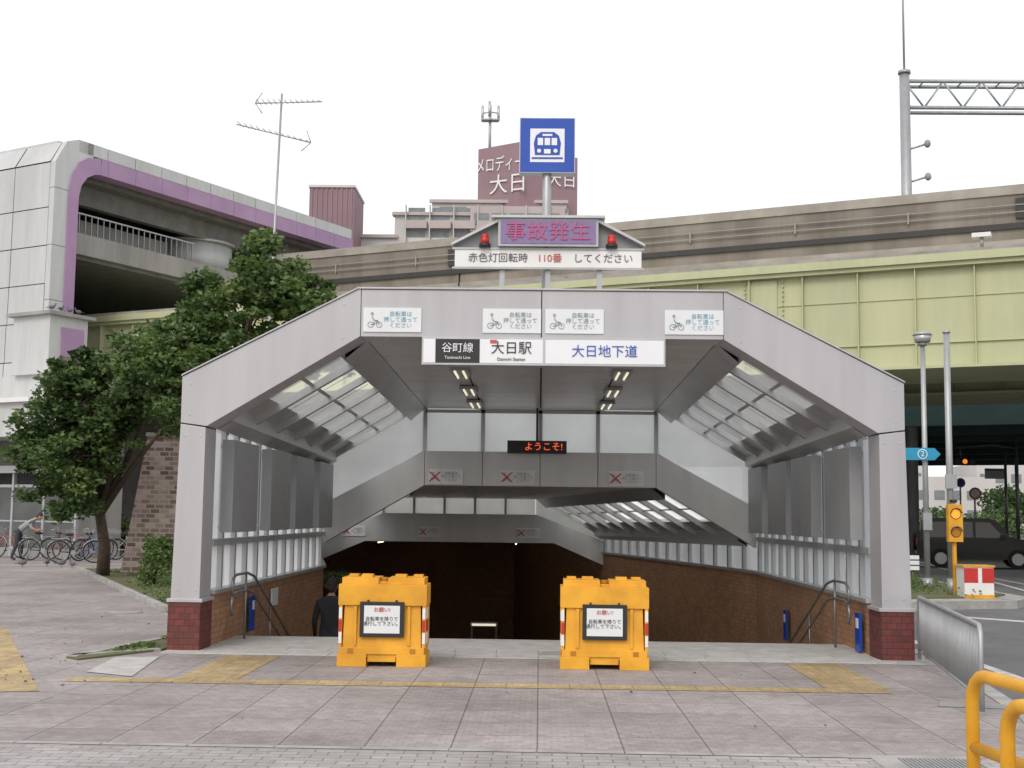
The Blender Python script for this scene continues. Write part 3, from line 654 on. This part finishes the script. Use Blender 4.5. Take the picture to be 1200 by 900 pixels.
for b0 in (20,26,32,38,45,52,61): b.box(-60,90,b0,b0+.4,5.7,7.9,'teal')
for a,b0 in ((9,24),(-36,24),(14,50),(-45,50)): b.box(a,a+2.5,b0,b0+3,-.2,5.7,'conc')
b.done('deck_and_piers',g_)

# ------------------------------------------------------------ monorail station
fs=frame((-17.75,45),(.475,.88))
ZT=.27
ST=grp('monorail_station'); b=B(fs)
b.box(.15,.5,0.2,40,.0,14.3+ZT,'seam')
zz=[3.2,4.35,5.6,6.9,8.3,9.7,11.1,12.5,13.9+ZT]
for z0,z1 in zip(zz,zz[1:]):
    for k in range(14):
        lean=.12*(9-z0)/6 if z0<9 else 0
        b.box(-.12-max(0,lean),.15,k*1.9+.02,k*1.9+1.88,z0+.02,z1-.02,'stpan')
for k in range(14):
    b.add([(-.12,k*1.9+.03,13.93+ZT),(-.12,k*1.9+1.87,13.93+ZT),(.35,k*1.9+1.87,14.75+ZT),(.35,k*1.9+.03,14.75+ZT),(.9,k*1.9+.03,14.95+ZT),(.9,k*1.9+1.87,14.95+ZT)],[(0,1,2,3),(3,2,5,4)],'stpan')
W=17.6
for z0,z1 in ((7.2,9.1),(9.12,11.1),(11.12,13.2)): b.box(-.12,.9,-.25,.0,z0,z1,'stpan')
b.slab([(-.12,-.25,13.22),(.9,-.25,13.22),(1.6,-.25,14.45+ZT),(1.6,-.25,14.95+ZT),(.9,-.25,14.95+ZT),(.35,-.25,14.75+ZT),(-.12,-.25,13.9+ZT)],(0,.25,0),'stpan')
pout=[(.50,8.4),(.50,13.0),(.62,13.6),(.9,14.1),(1.35,14.38),(1.9,14.47)]
pin=[(.95,8.4),(.95,12.8),(1.05,13.25),(1.3,13.6),(1.65,13.8),(2.0,13.87)]
for i in range(5):
    (a0,z0),(a1,z1),(c1,y1),(c0,y0)=pout[i],pout[i+1],pin[i+1],pin[i]
    b.slab([(a0,-.31,z0+ZT*(i>0)),(a1,-.31,z1+ZT),(c1,-.31,y1+ZT),(c0,-.31,y0+ZT*(i>0))],(0,.35,0),'purple')
n=12
for k in range(n):
    a0=.9+k*(W-.9)/n; a1=.9+(k+1)*(W-.9)/n
    b.box(a0+.015,a1-.015,-.25,.4,14.50+ZT,14.95+ZT,'stpan')
    b.box(max(a0,1.95)+.008,a1-.008,-.30,.3,13.86+ZT,14.47+ZT,'purple')
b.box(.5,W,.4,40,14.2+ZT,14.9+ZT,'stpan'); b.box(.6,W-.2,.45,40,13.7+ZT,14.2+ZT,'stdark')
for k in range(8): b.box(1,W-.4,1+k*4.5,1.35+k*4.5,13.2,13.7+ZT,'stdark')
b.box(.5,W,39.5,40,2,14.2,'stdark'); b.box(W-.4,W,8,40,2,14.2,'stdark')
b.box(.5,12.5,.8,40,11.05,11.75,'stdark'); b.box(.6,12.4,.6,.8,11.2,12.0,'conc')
b.cyl((9.9,2.6,11.75),(9.9,2.6,13.15),1.7,'stpan',n=28); b.cyl((9.9,2.6,13.15),(9.9,2.6,13.27),1.85,'alu',n=28)
b.box(1.1,7.8,2.0,6.5,11.75,12.9,'conc')
b.box(2.6,8,5,7,12.9,13.3,'stpan')
for a in np.arange(1,8,.3): b.box(a,a+.03,.7,.74,12.0,12.75,'galv')
b.box(1,8,.68,.76,12.75,12.8,'galv')
for a in (3.8,6.6): b.box(a,a+.45,6,6.45,11.7,13.8,'conc')
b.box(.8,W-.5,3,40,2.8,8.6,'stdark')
b.box(-.4,1.3,-.7,1.2,6.4,8.5,'stpan'); b.box(.1,1.1,-.76,-.7,6.7,8.1,'purple'); b.box(-.6,1.5,-.9,1.4,8.5,8.62,'conc')
b.box(-.2,.9,-.4,2.0,3.0,6.4,'stpan')
b.box(-2.2,1.5,-2,30,4.2,5.2,'stpan'); b.box(-2.4,1.6,-2.2,30,5.2,5.35,'white'); b.box(-2.3,1.6,-2.1,30,4.05,4.2,'stpan')
for k in range(-1,14):
    b.box(-.52,-.40,-1+k*1.6,-1+k*1.6+.1,0,3.0,'alu'); b.box(-.45,-.42,-.9+k*1.6,.6+k*1.6,0.3,2.4,'gglass'); b.box(-.49,-.41,-.9+k*1.6,.6+k*1.6,2.4,2.5,'alu'); b.box(-.49,-.41,-.9+k*1.6,.6+k*1.6,0.,.3,'conc'); b.box(-.47,-.42,-.9+k*1.6,.6+k*1.6,1.2,1.25,'alu')
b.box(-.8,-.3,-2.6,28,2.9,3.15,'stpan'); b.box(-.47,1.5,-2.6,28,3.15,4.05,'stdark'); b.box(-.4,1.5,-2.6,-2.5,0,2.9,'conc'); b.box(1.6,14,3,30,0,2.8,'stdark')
b.done('station_building',ST)

g_=grp('tv_antenna'); b=B(); x,y=-7.45,35.
b.cyl((x-.25,y,0),(x+.05,y,13.4),.05,'galv',r1=.03,n=8)
for z,l,rz,sg in ((13.15,1.0,-.03,1),(12.25,1.15,.24,-1)):
    T=Matrix.Translation((x+(.25 if sg>0 else -.15),y,z))@Matrix.Rotation(rz,4,'Y')
    def q(px,py,pz): return tuple(T@Vector((px,py,pz)))
    b.cyl(q(-l*.95,0,0),q(l*.95,0,0),.018,'galv',n=6)
    for i in range(12):
        xx=-l*.85+i*l*.155; w=.35-.015*i; b.cyl(q(xx,-w,0),q(xx,w,.05),.010,'galv',n=5)
    e=-l*.95*sg
    for k in (1,-1): b.cyl(q(e,0,0),q(e+.2*sg,0,.30*k),.014,'galv',n=5)
b.done('mast_and_elements',g_)

# ------------------------------------------------------------ distant buildings
def ribbed(b,x0,x1,y0,y1,z0,z1,m,n):
    b.box(x0,x1,y0,y1,z0,z1,m)
    for i in range(n):
        xx=x0+(x1-x0)*(i+.5)/n; b.box(xx-.08,xx+.08,y0-.12,y0,z0,z1,m)
b=B(); ribbed(b,-28,-22.6,150,158,0,40.6,'mauve',9); b.box(-28.1,-22.5,149.8,158.2,40.6,40.9,'bldg'); b.done('mauve_tower_building')
g_=grp('apartment_building'); b=B()
ribbed(b,-8.3,4.4,160,170,36,47,'mauve',16)
b.add([(-8.3,159.9,36),(-8.3,159.9,48.3),(-3,157.5,48.6),(-3,157.5,36),(4.4,159.8,36),(4.4,159.8,47.2)],[(0,1,2,3),(3,2,5,4)],'mauve')
b.box(-14,3,158.5,175,0,41,'bldg'); b.box(-18.5,3,157,175,0,39,'bldg'); b.box(-9,2.8,156.2,157,36.8,40,'bldg2')
b.box(-24,10,156.5,175,0,36,'bldg')
for fz in range(8,40,3):
    for xx in range(-23,2,3):
        if fz>34 and xx<-17: continue
        yy=156.45 if fz<34 else 156.95
        b.box(xx+.2,xx+2.3,yy-.05,yy+.3,fz+.3,fz+1.9,'win'); b.box(xx,xx+2.6,yy-1.0,yy,fz-.9,fz+.1,'bldg2'); b.box(xx-.1,xx+.02,yy-1.0,yy,fz-.9,fz+2.1,'bldg')
b.box(-13,-9.6,158.3,158.6,39.3,40.4,'win')
for k in range(5): b.box(-8.5+k*2.2,-6.7+k*2.2,156.1,156.3,37.7,39.1,'win')
b.box(-18.8,3.2,156.6,158,38.9,39.3,'bldg2'); b.box(-14.3,3.2,158.1,158.5,40.9,41.3,'bldg2'); b.box(-24.2,-18,156.1,157,35.9,36.3,'bldg2')
b.cyl((-6.9,161,46.9),(-6.9,161,54.5),.18,'galv',n=8)
for a in range(3):
    an=a*2.094+.5; c,s_=math.cos(an)*1.2,math.sin(an)*1.2
    b.cyl((-6.9,161,53.6),(-6.9+c,161+s_,53.6),.08,'galv',n=6); b.cyl((-6.9+c,161+s_,52.6),(-6.9+c,161+s_,54.6),.17,'alu',n=8)
b.box(-8.0,-5.8,160.4,161.6,52.4,52.55,'galv')
b.done('walls_and_rooftop',g_)
txt('メロディーハ',(-4.9,158.2,45.9),2.2,'white',g_,rot=(R(90),0,R(-24.4)),sx=.62); txt('大日',(-4.4,157.9,43.2),2.7,'white',g_,rot=(R(90),0,R(-24.4)))
txt('大日',(2.4,158.9,44),2.0,'white',g_,rot=(R(90),0,R(17)))
b=B(); b.box(-34,-18,165,180,0,35.6,'bldg')
for fz in range(6,34,3):
    for xx in range(-34,-19,3): b.box(xx+.4,xx+2.2,164.8,165,fz,fz+1.6,'win')
b.done('apartment_building')
b=B()
for x0,w,h,y in ((58,12,8.5,200),(71,9,11,210),(81,14,9.5,205),(40,16,9,215),(97,18,12,220),(66,20,15,290)):
    b.box(x0,x0+w,y,y+15,0,h,'bldg')
    for fz in range(2,int(h)-1,3):
        for k in range(int(w/2.5)): b.box(x0+.5+k*2.5,x0+2.1+k*2.5,y-.1,y,fz,fz+1.4,'win')
b.done('distant_buildings')
leafcloud('distant_trees',[((random.uniform(42,95),random.uniform(140,175),random.uniform(.3,2.6)),(3,3,1.0),260) for i in range(60)]+[((random.uniform(54,62),random.uniform(150,160),random.uniform(2,5.5)),(2,2,1.2),300) for i in range(14)]+[((random.uniform(-60,-18),random.uniform(72,90),random.uniform(1,4)),(2,2,1.5),160) for i in range(50)],.3,['leafA','leafC','leafC'])
# ------------------------------------------------------------ right-hand street furniture
b=B(); x,y=17.3,60
b.cyl((x,y,-.13),(x,y,23),.28,'galv',r1=.24,n=14)
b.cyl((x,y,23),(x,y,31),.05,'galv',n=6); b.cyl((x,y,22.95),(x,y,23.1),.3,'galv',n=14)
for z in (21.3,22.6): b.cyl((x,y,z),(x+22,y,z),.09,'galv',n=6); b.cyl((x,y+.8,z),(x+22,y+.8,z),.09,'galv',n=6)
for k in range(24):
    xa=x+k*.92; b.cyl((xa,y,21.3 if k%2 else 22.6),(xa+.92,y,22.6 if k%2 else 21.3),.05,'galv',n=5); b.cyl((xa,y,22.6),(xa,y+.8,22.6),.04,'galv',n=5)
for z in (16,17.6,19.2): b.cyl((x,y,z),(x+1.0,y-.1,z+.3),.05,'galv',n=5); b.ell((x+1.0,y-.1,z+.3),(.16,.16,.2),'conc',8,6)
b.done('gantry_pole')
g_=grp('street_lamp'); b=B(); x,y=8.95,30.
b.cyl((x,y,0),(x,y,5.75),.07,'galv',r1=.055); b.cyl((x,y,5.7),(x,y,5.78),.10,'galv'); b.cyl((x,y,5.78),(x,y,5.95),.17,'alu',r1=.21); b.cyl((x,y,5.95),(x,y,6.02),.23,'galv',r1=.15); b.cyl((x,y,0),(x,y,.3),.12,'galv'); b.box(x-.1,x+.1,y-.12,y-.06,1.4,1.8,'galv')
b.done('post_and_head',g_)
g_=grp('route_arrow_sign',(8.85,29.85,3.15)); b=B()
b.slab([(-.42,0,-.14),(.28,0,-.14),(.42,0,0),(.28,0,.14),(-.42,0,.14)],(0,.02,0),'cyan'); b.cyl((-.0,-.008,0),(-.0,0,0),.115,'white',n=20); b.cyl((0,-.011,0),(0,-.008,0),.095,'cyan',n=20); b.box(.05,.13,.02,.1,-.1,.1,'galv'); b.done('plate',g_); txt('2',(0,-.014,0),.17,'white',g_)
b=B(); x,y=8.75,27.6; b.cyl((x,y,0),(x,y,5.65),.075,'galv',r1=.065); b.cyl((x,y,5.65),(x,y,5.7),.08,'galv'); b.cyl((x,y,0),(x,y,.4),.1,'galv'); b.box(x-.12,x+.12,y-.11,y-.07,2.3,2.6,'galv'); b.done('utility_pole')
g_=grp('amber_warning_signal',(8.72,27.25,0)); b=B()
b.cyl((.0,0.05,0),(0,.05,2.0),.045,'yellowp'); b.box(-.15,.15,-.08,.08,1.18,1.96,'yellowp')
for z in (1.38,1.76): b.cyl((0,-.085,z),(0,-.08,z),.11,'black',n=18); b.cyl((0,-.095,z),(0,-.085,z),.095,'amber' if z>1.5 else 'orangeD',n=18); b.tube([(-.115,-.14,z+.02),(-.08,-.14,z+.09),(0,-.14,z+.12),(.08,-.14,z+.09),(.115,-.14,z+.02)],.014,'black',n=5)
b.box(-.06,.06,-.02,.12,2.0,2.06,'black'); b.done('housing',g_,bevel=.01)
g_=grp('crash_cushion',(9.0,26.9,.0)); b=B()
b.box(-.3,.3,-.25,.25,.0,.68,'white'); b.box(-.305,-.02,-.255,-.25,.36,.66,'red'); b.box(.06,.305,-.255,-.25,.36,.66,'red') ; b.box(-.31,.31,-.26,-.25,.04,.12,'yellowp'); b.box(-.33,.33,-.27,.27,.68,.72,'yellowp'); b.done('body',g_,bevel=.03)
b=B()
for k in range(5): b.cyl((6.7,27+k*2,0),(6.7,27+k*2,.75),.06,'white')
for k in range(3): b.cyl((6.8+k*.75,29.5,0),(6.8+k*.75,29.5,.8),.055,'white')
for z in (.5,.62,.74): b.box(6.6,8.6,29.42,29.46,z,z+.09,'white')
b.done('guard_rail')
g_=grp('traffic_signal'); b=B(); x,y,z=23.,70.,4.85
b.cyl((25.8,y,-.13),(25.8,y,6.2),.1,'galv'); b.tube([(25.8,y,5.6),(24.5,y,5.75),(22.6,y,5.6)],.05,'galv')
b.box(x-.62,x+.62,y-.12,y+.1,z-.2,z+.2,'black'); b.cyl((x-.2,y,z+.2),(x-.2,y,5.65),.03,'galv')
for i,mm in enumerate(('glass','amber','glass')): b.cyl((x-.4+.4*i,y-.14,z),(x-.4+.4*i,y-.12,z),.13,mm,n=16)
b.done('signal_head_and_mast',g_)
b=B(); x,y=27.,75.
b.cyl((x,y,-.13),(x,y,5.6),.08,'galv'); b.box(x-1.2,x-.1,y-.05,y,4.1,4.7,'white'); b.box(x-1.15,x-.15,y-.06,y-.05,4.55,4.66,'cyan'); b.done('direction_sign')
for k,(xx,yy) in enumerate(((21.5,64),(26,80))):
    b=B(); b.cyl((xx,yy,-.13),(xx,yy,3.3+k),.05,'white',n=8); b.cyl((xx,yy-.09,3.0+k),(xx,yy-.06,3.0+k),.30,'white' if k%2 else 'red',n=20); b.cyl((xx,yy-.10,3.0+k),(xx,yy-.09,3.0+k),.22,'blue' if k%2 else 'white',n=20); b.done('road_sign')
def suv(name,loc,rz,paint):
    g_=grp(name,loc,(0,0,rz)); b=B()
    prof=[(-2.15,.38),(-2.2,.8),(-2.1,1.05),(-1.98,1.72),(-1.8,1.85),(.35,1.86),(.62,1.78),(1.1,1.18),(1.95,1.02),(2.12,.85),(2.15,.42),(1.8,.34),(-1.9,.34)]
    n=len(prof); rows=[]
    for yy in (-.84,-.80,.80,.84): rows.append([(x,yy*(1-.12*max(0,z-1.0)),z) for x,z in prof])
    vs=sum(rows,[]); fs=[tuple(range(n-1,-1,-1)),tuple(range(3*n,4*n))]
    for r in range(3):
        for i in range(n): j=(i+1)%n; fs.append((r*n+i,r*n+j,(r+1)*n+j,(r+1)*n+i))
    b.add(vs,fs,paint)
    for s in (-1,1):
        y=lambda z:s*(.84*(1-.12*max(0,z-1.0))+.006)
        for pl in ([(-1.9,1.14),(-1.84,1.7),(-1.15,1.72),(-1.15,1.14)],[(-1.05,1.14),(-1.05,1.72),(-.2,1.72),(-.2,1.14)],[(-.1,1.14),(-.1,1.72),(.4,1.7),(.85,1.2),(.85,1.14)]):
            b.quad([(x,y(z),z) for x,z in pl],'glass')
        for wx in (-1.35,1.35):
            b.cyl((wx,s*.66,.36),(wx,s*.86,.36),.36,'rubber',n=20); b.cyl((wx,s*.86,.36),(wx,s*.875,.36),.22,'galv',n=14)
        b.box(-2.22,-2.17,min(s*.6,s*.78),max(s*.6,s*.78),.8,1.1,'red'); b.box(2.08,2.14,min(s*.5,s*.76),max(s*.5,s*.76),.75,.92,'signw')
        b.box(.75,.95,min(s*.86,s*1.02),max(s*.86,s*1.02),1.1,1.25,paint)
        b.box(-1.0,.9,min(s*.84,s*.855),max(s*.84,s*.855),.45,.52,'seam')
    b.quad([(-2.07,-.62,1.2),(-2.07,.62,1.2),(-1.99,.58,1.7),(-1.99,-.58,1.7)],'glass'); b.quad([(.68,-.64,1.72),(.68,.64,1.72),(1.09,.7,1.24),(1.09,-.7,1.24)],'glass')
    b.box(-2.215,-2.19,-.25,.25,.5,.66,'white'); b.cyl((-2.3,0,.95),(-2.17,0,.95),.33,'rubber',n=18)
    b.done('body_and_wheels',g_)
suv('black_suv',(16.5,49,-.12),R(-14),'carpaint')
# ------------------------------------------------------------ bicycles
def bicycle(loc,rz,col,lean=.12):
    g_=grp('bicycle',loc,(lean,0,rz)); b=B(); r=.33
    for wx in (-.52,.52):
        b.tube([(wx+r*math.cos(a),0,r+r*math.sin(a)) for a in [2*math.pi*i/22 for i in range(22)]],.020,'rubber',n=6,closed=True)
        b.tube([(wx+(r-.03)*math.cos(a),0,r+(r-.03)*math.sin(a)) for a in [2*math.pi*i/22 for i in range(22)]],.010,'galv',n=5,closed=True)
        for i in range(10): a=math.pi*2*i/10; b.cyl((wx,0,r),(wx+(r-.03)*math.cos(a),0,r+(r-.03)*math.sin(a)),.003,'galv',n=3,caps=False)
        b.cyl((wx,-.04,r),(wx,.04,r),.025,'galv')
        b.tube([(wx+(r+.04)*math.cos(a),0,r+(r+.04)*math.sin(a)) for a in [R(20+14*i) for i in range(11)]],.018,'galv',n=5)
    t=lambda p,q,rr=.016,m=col:b.cyl(p,q,rr,m,n=8)
    t((-.1,0,.30),(.40,0,.62)); t((-.1,0,.30),(-.22,0,.80)); t((-.17,0,.62),(.38,0,.74)); t((-.52,0,r),(-.1,0,.30)); t((-.52,0,r),(-.19,0,.68)); t((.36,0,.82),(.52,0,r),.015)
    t((.36,0,.82),(.33,0,1.0),.012,'galv'); b.tube([(.18,-.27,1.0),(.3,-.2,1.03),(.34,0,.98),(.3,.2,1.03),(.18,.27,1.0)],.012,'galv')
    b.ell((-.24,0,.86),(.14,.085,.045),'rubber'); b.cyl((-.1,-.05,.30),(-.1,.05,.30),.08,'galv'); b.cyl((-.1,.05,.3),(.05,.1,.22),.01,'galv'); b.box(.0,.1,.1,.18,.2,.23,'rubber')
    for i in range(7):
        x=.48+i*.055
        for s in (-1,1): b.cyl((x,s*.14,.74),(x+.01,s*.17,.98),.004,'galv',n=3)
    for z in (.74,.82,.9,.98): w=.14+.03*(z-.74)/.24; b.tube([(.46,-w,z),(.82,-w,z),(.82,w,z),(.46,w,z)],.006,'galv',n=4,closed=True)
    for i in range(6): y=-.14+i*.056; b.cyl((.82,y,.74),(.83,y*1.2,.98),.004,'galv',n=3); b.cyl((.46,y,.74),(.82,y,.74),.004,'galv',n=3)
    b.box(-.75,-.4,-.07,.07,.72,.735,'galv'); b.cyl((-.52,.02,r),(-.6,.12,.02),.010,'galv')
    b.done('frame_and_wheels',g_)
for (x,y,rz,c) in ((-14.3,39.6,.35,'coat'),(-14.4,41.4,.9,'blue'),(-15.6,42.3,.2,'red'),(-17.9,43.2,2.7,'redt'),(-15.85,41.2,.2,'coat'),(-13.6,42.8,.5,'galv'),(-15.0,43.3,1.2,'cyan')):
    bicycle((x,y,.02),rz,c)
# ------------------------------------------------------------ people
def figure(name,loc,rz,J,E_,Rd,lab,mats,headpos,hdir):
    g_=grp(name,loc,(0,0,rz)); names=list(J); me=bpy.data.meshes.new('body')
    me.from_pydata([J[k] for k in names],[(names.index(a),names.index(c)) for a,c in E_],[]); o=bpy.data.objects.new('body',me); COL.objects.link(o)
    sk=o.modifiers.new('Skin','SKIN'); sk.use_smooth_shade=True
    for i,k in enumerate(names):
        sv=me.skin_vertices[0].data[i]; rr=Rd[k]; sv.radius=(rr,rr) if not isinstance(rr,tuple) else rr; sv.use_root=(k=='pelvis')
    ss=o.modifiers.new('Sub','SUBSURF'); ss.levels=2; ss.render_levels=2
    dg=bpy.context.evaluated_depsgraph_get(); m2=bpy.data.meshes.new_from_object(o.evaluated_get(dg)); o.modifiers.clear(); o.data=m2
    m2.materials.clear()
    for m in mats: m2.materials.append(M[m])
    segs=[(Vector(J[a]),Vector(J[c]),lab.get((a,c),0)) for a,c in E_]
    for p in m2.polygons:
        c=p.center; best=9;bi=0
        for a,d,l in segs:
            ab=d-a; t=max(0,min(1,(c-a).dot(ab)/max(ab.length_squared,1e-9))); q=(c-(a+ab*t)).length
            if q<best: best=q;bi=l
        p.material_index=bi; p.use_smooth=True
    o.parent=g_
    b=B(); hp=Vector(headpos); d=Vector(hdir).normalized(); up=Vector((0,0,1))-d*d.z; up.normalize(); sd=d.cross(up)
    Tm=Matrix((( d.x,sd.x,up.x,hp.x),(d.y,sd.y,up.y,hp.y),(d.z,sd.z,up.z,hp.z),(0,0,0,1)))
    b.xf=lambda p: tuple(Tm@Vector(p))
    b.ell((0,0,0),(.092,.075,.115),'skin',16,12); b.ell((.03,0,-.05),(.06,.052,.065),'skin',12,8); b.ell((.097,0,-.015),(.018,.014,.025),'skin',8,6)
    for s in (-1,1): b.ell((.083,s*.03,.01),(.012,.014,.008),'white',8,6); b.ell((.093,s*.03,.01),(.005,.006,.006),'black',6,4); b.ell((0,s*.077,-.005),(.02,.01,.03),'skin',8,6)
    b.ell((.084,0,-.06),(.012,.024,.007),'redt',8,5)
    b.ell((-.018,0,.028),(.095,.083,.105),'hair',16,12); b.ell((-.05,0,-.03),(.06,.07,.075),'hair',12,8)
    b.done('head',g_)
    return g_
def body(P):
    J=dict(P); E_=[('pelvis','belly'),('belly','chest'),('chest','neck'),('neck','headc')]
    Rd={'pelvis':(.15,.12),'belly':(.14,.11),'chest':(.16,.12),'neck':.055,'headc':.05}; lab={('pelvis','belly'):1,('belly','chest'):1,('chest','neck'):1,('neck','headc'):0}
    for s in 'LR':
        E_+=[('chest','sh'+s),('sh'+s,'el'+s),('el'+s,'wr'+s),('wr'+s,'pa'+s),('pelvis','hip'+s),('hip'+s,'kn'+s),('kn'+s,'an'+s),('an'+s,'to'+s)]
        Rd.update({'sh'+s:.065,'el'+s:.045,'wr'+s:.028,'pa'+s:(.038,.018),'hip'+s:.092,'kn'+s:.062,'an'+s:.045,'to'+s:.035})
        lab.update({('chest','sh'+s):1,('sh'+s,'el'+s):1,('el'+s,'wr'+s):0,('wr'+s,'pa'+s):0,('pelvis','hip'+s):2,('hip'+s,'kn'+s):2,('kn'+s,'an'+s):2,('an'+s,'to'+s):3})
        w=Vector(J['wr'+s]); p=Vector(J['pa'+s]); d=(p-w).normalized(); side=Vector((0,1,0)) if abs(d.y)<.8 else Vector((1,0,0)); side=(side-d*side.dot(d)).normalized(); nn=d.cross(side)
        for i,(o_,l) in enumerate(((-.03,.06),(-.01,.075),(.01,.07),(.03,.055))):
            k1,k2='f%d%sa'%(i,s),'f%d%sb'%(i,s); J[k1]=tuple(p+d*l*.6+side*o_*1.15); J[k2]=tuple(p+d*l+side*o_*1.15+nn*.025); E_+=[('pa'+s,k1),(k1,k2)]; Rd[k1]=.009; Rd[k2]=.007; lab[('pa'+s,k1)]=0; lab[(k1,k2)]=0
        k1='th'+s; J[k1]=tuple(w.lerp(p,.6)+side*-.055+d*.03); E_.append(('pa'+s,k1)); Rd[k1]=.010; lab[('pa'+s,k1)]=0
    return J,E_,Rd,lab
P={'pelvis':(0,0,.93),'belly':(.16,0,1.08),'chest':(.36,0,1.24),'neck':(.52,0,1.34),'headc':(.58,0,1.37)}
for s,k in (('L',1),('R',-1)):
    P.update({'sh'+s:(.40,k*.19,1.25),'el'+s:(.46,k*.22,1.05),'wr'+s:(.62,k*.20,.98),'pa'+s:(.70,k*.20,.97),'hip'+s:(0,k*.1,.88),'kn'+s:(.04+k*.05,k*.13,.49),'an'+s:(-.05+k*.1,k*.13,.08),'to'+s:(.10+k*.1,k*.14,.035)})
J,E_,Rd,lab=body(P); figure('man_bending_over_bicycle',(-16.75,41.1,0),.05,J,E_,Rd,lab,['skin','shirt','trouser','black'],(.66,0,1.41),(.8,0,-.5))
P={'pelvis':(0,0,.93),'belly':(.01,0,1.12),'chest':(.02,0,1.33),'neck':(.03,0,1.48),'headc':(.04,0,1.55)}
for s,k in (('L',1),('R',-1)):
    P.update({'sh'+s:(.01,k*.19,1.38),'el'+s:(-.03+k*.05,k*.25,1.10),'wr'+s:(.06+k*.1,k*.26,.87),'pa'+s:(.09+k*.1,k*.26,.79),'hip'+s:(0,k*.1,.88),'kn'+s:(.08-k*.08,k*.11,.49),'an'+s:(.0-k*.14,k*.11,.08+.02*(k<0)),'to'+s:(.14-k*.14,k*.12,.035+.02*(k<0))})
J,E_,Rd,lab=body(P)
for k in list(lab):
    if lab[k]==0 and k[0].startswith('el'): lab[k]=1
ysn=19.6; zst=-(int((ysn-YS)/.35)+1)*.14
figure('pedestrian_on_stairs',(-3.15,ysn,zst),R(90),J,E_,Rd,lab,['skin','coat','trouser','black'],(.06,0,1.63),(1,0,-.1))
def pigeon(x,y,z,rz):
    g_=grp('pigeon',(x,y,z),(0,0,rz)); b=B()
    b.ell((0,0,.13),(.12,.06,.065),'pigeon',12,8); b.tube([(.08,0,.15),(.12,0,.20),(.13,0,.23)],[.035,.025,.022],'pigeon'); b.ell((.135,0,.245),(.03,.022,.024),'pigeon',8,6); b.cyl((.16,0,.24),(.185,0,.235),.007,'black',r1=.002,n=6)
    b.add([(-.08,-.03,.14),(-.22,-.04,.11),(-.22,.04,.11),(-.08,.03,.14),(-.08,0,.11),(-.21,0,.10)],[(0,1,2,3),(0,4,5,1),(3,2,5,4),(1,5,2)],'pigeon')
    for s in (-1,1): b.cyl((0,s*.02,.0),(0,s*.02,.08),.006,'redt',n=5); b.cyl((0,s*.02,.004),(.04,s*.02,.004),.005,'redt',n=4)
    b.done('body',g_)
for x,y,r in ((-13.6,36.5,.4),(-13.1,36,2.5),(-14.2,37,1.5),(-12.7,37.4,3.6),(-14.6,36.2,.1)): pigeon(x,y,.0,r)
for k in range(4): p=fs((-.4+.4*k,-.75,8.62)); pigeon(p[0],p[1],8.62,k*1.3)
b=B(); b.cyl((-6.6,20.5,.0),(-6.6,20.5,.008),.3,'galv',n=24); b.cyl((-6.6,20.5,.008),(-6.6,20.5,.011),.24,'kerb',n=24); b.done('manhole_cover')
b=B(); b.slab([(.0,15.0,.013),(.5,15.0,.013),(.46,15.35,.013),(.05,15.35,.013)],(0,0,.01),'conc'); b.done('doormat_plate')

# ------------------------------------------------------------ world, sun, camera
w=bpy.data.worlds.new('World'); S.world=w; w.use_nodes=True; nt=w.node_tree; N=nt.nodes; L=nt.links
bg=N['Background']; sky=N.new('ShaderNodeTexSky'); sky.sky_type='NISHITA'; sky.sun_disc=False; sky.sun_elevation=R(42); sky.sun_rotation=R(200); sky.dust_density=4; sky.air_density=1.0
L.new(sky.outputs[0],bg.inputs['Color']); bg.inputs['Strength'].default_value=.05
bg2=N.new('ShaderNodeBackground'); bg2.inputs['Color'].default_value=(1.0,.985,.97,1); bg2.inputs['Strength'].default_value=.96
ad=N.new('ShaderNodeAddShader'); L.new(bg.outputs[0],ad.inputs[0]); L.new(bg2.outputs[0],ad.inputs[1]); L.new(ad.outputs[0],N['World Output'].inputs['Surface'])
sl=bpy.data.lights.new('sun','SUN'); sl.energy=1.0; sl.angle=R(24); sl.color=(1,.98,.95); so=bpy.data.objects.new('sun',sl); COL.objects.link(so)
el,az=R(42),R(200); dv=Vector((math.sin(az)*math.cos(el),math.cos(az)*math.cos(el),math.sin(el))); so.rotation_euler=dv.to_track_quat('Z','Y').to_euler(); so.location=(0,0,30)
cam=bpy.data.cameras.new('camera'); cam.sensor_width=36; cam.lens=45; cam.clip_end=5000; co=bpy.data.objects.new('camera',cam); COL.objects.link(co)
mt=Matrix.Rotation(R(1.3),4,'Z')@Matrix.Rotation(R(90+5.9),4,'X')@Matrix.Rotation(R(.7),4,'Z'); mt.translation=(0,0,1.6); co.matrix_world=mt
S.camera=co
S.view_settings.view_transform='Standard'; S.view_settings.look='None'; S.view_settings.exposure=0
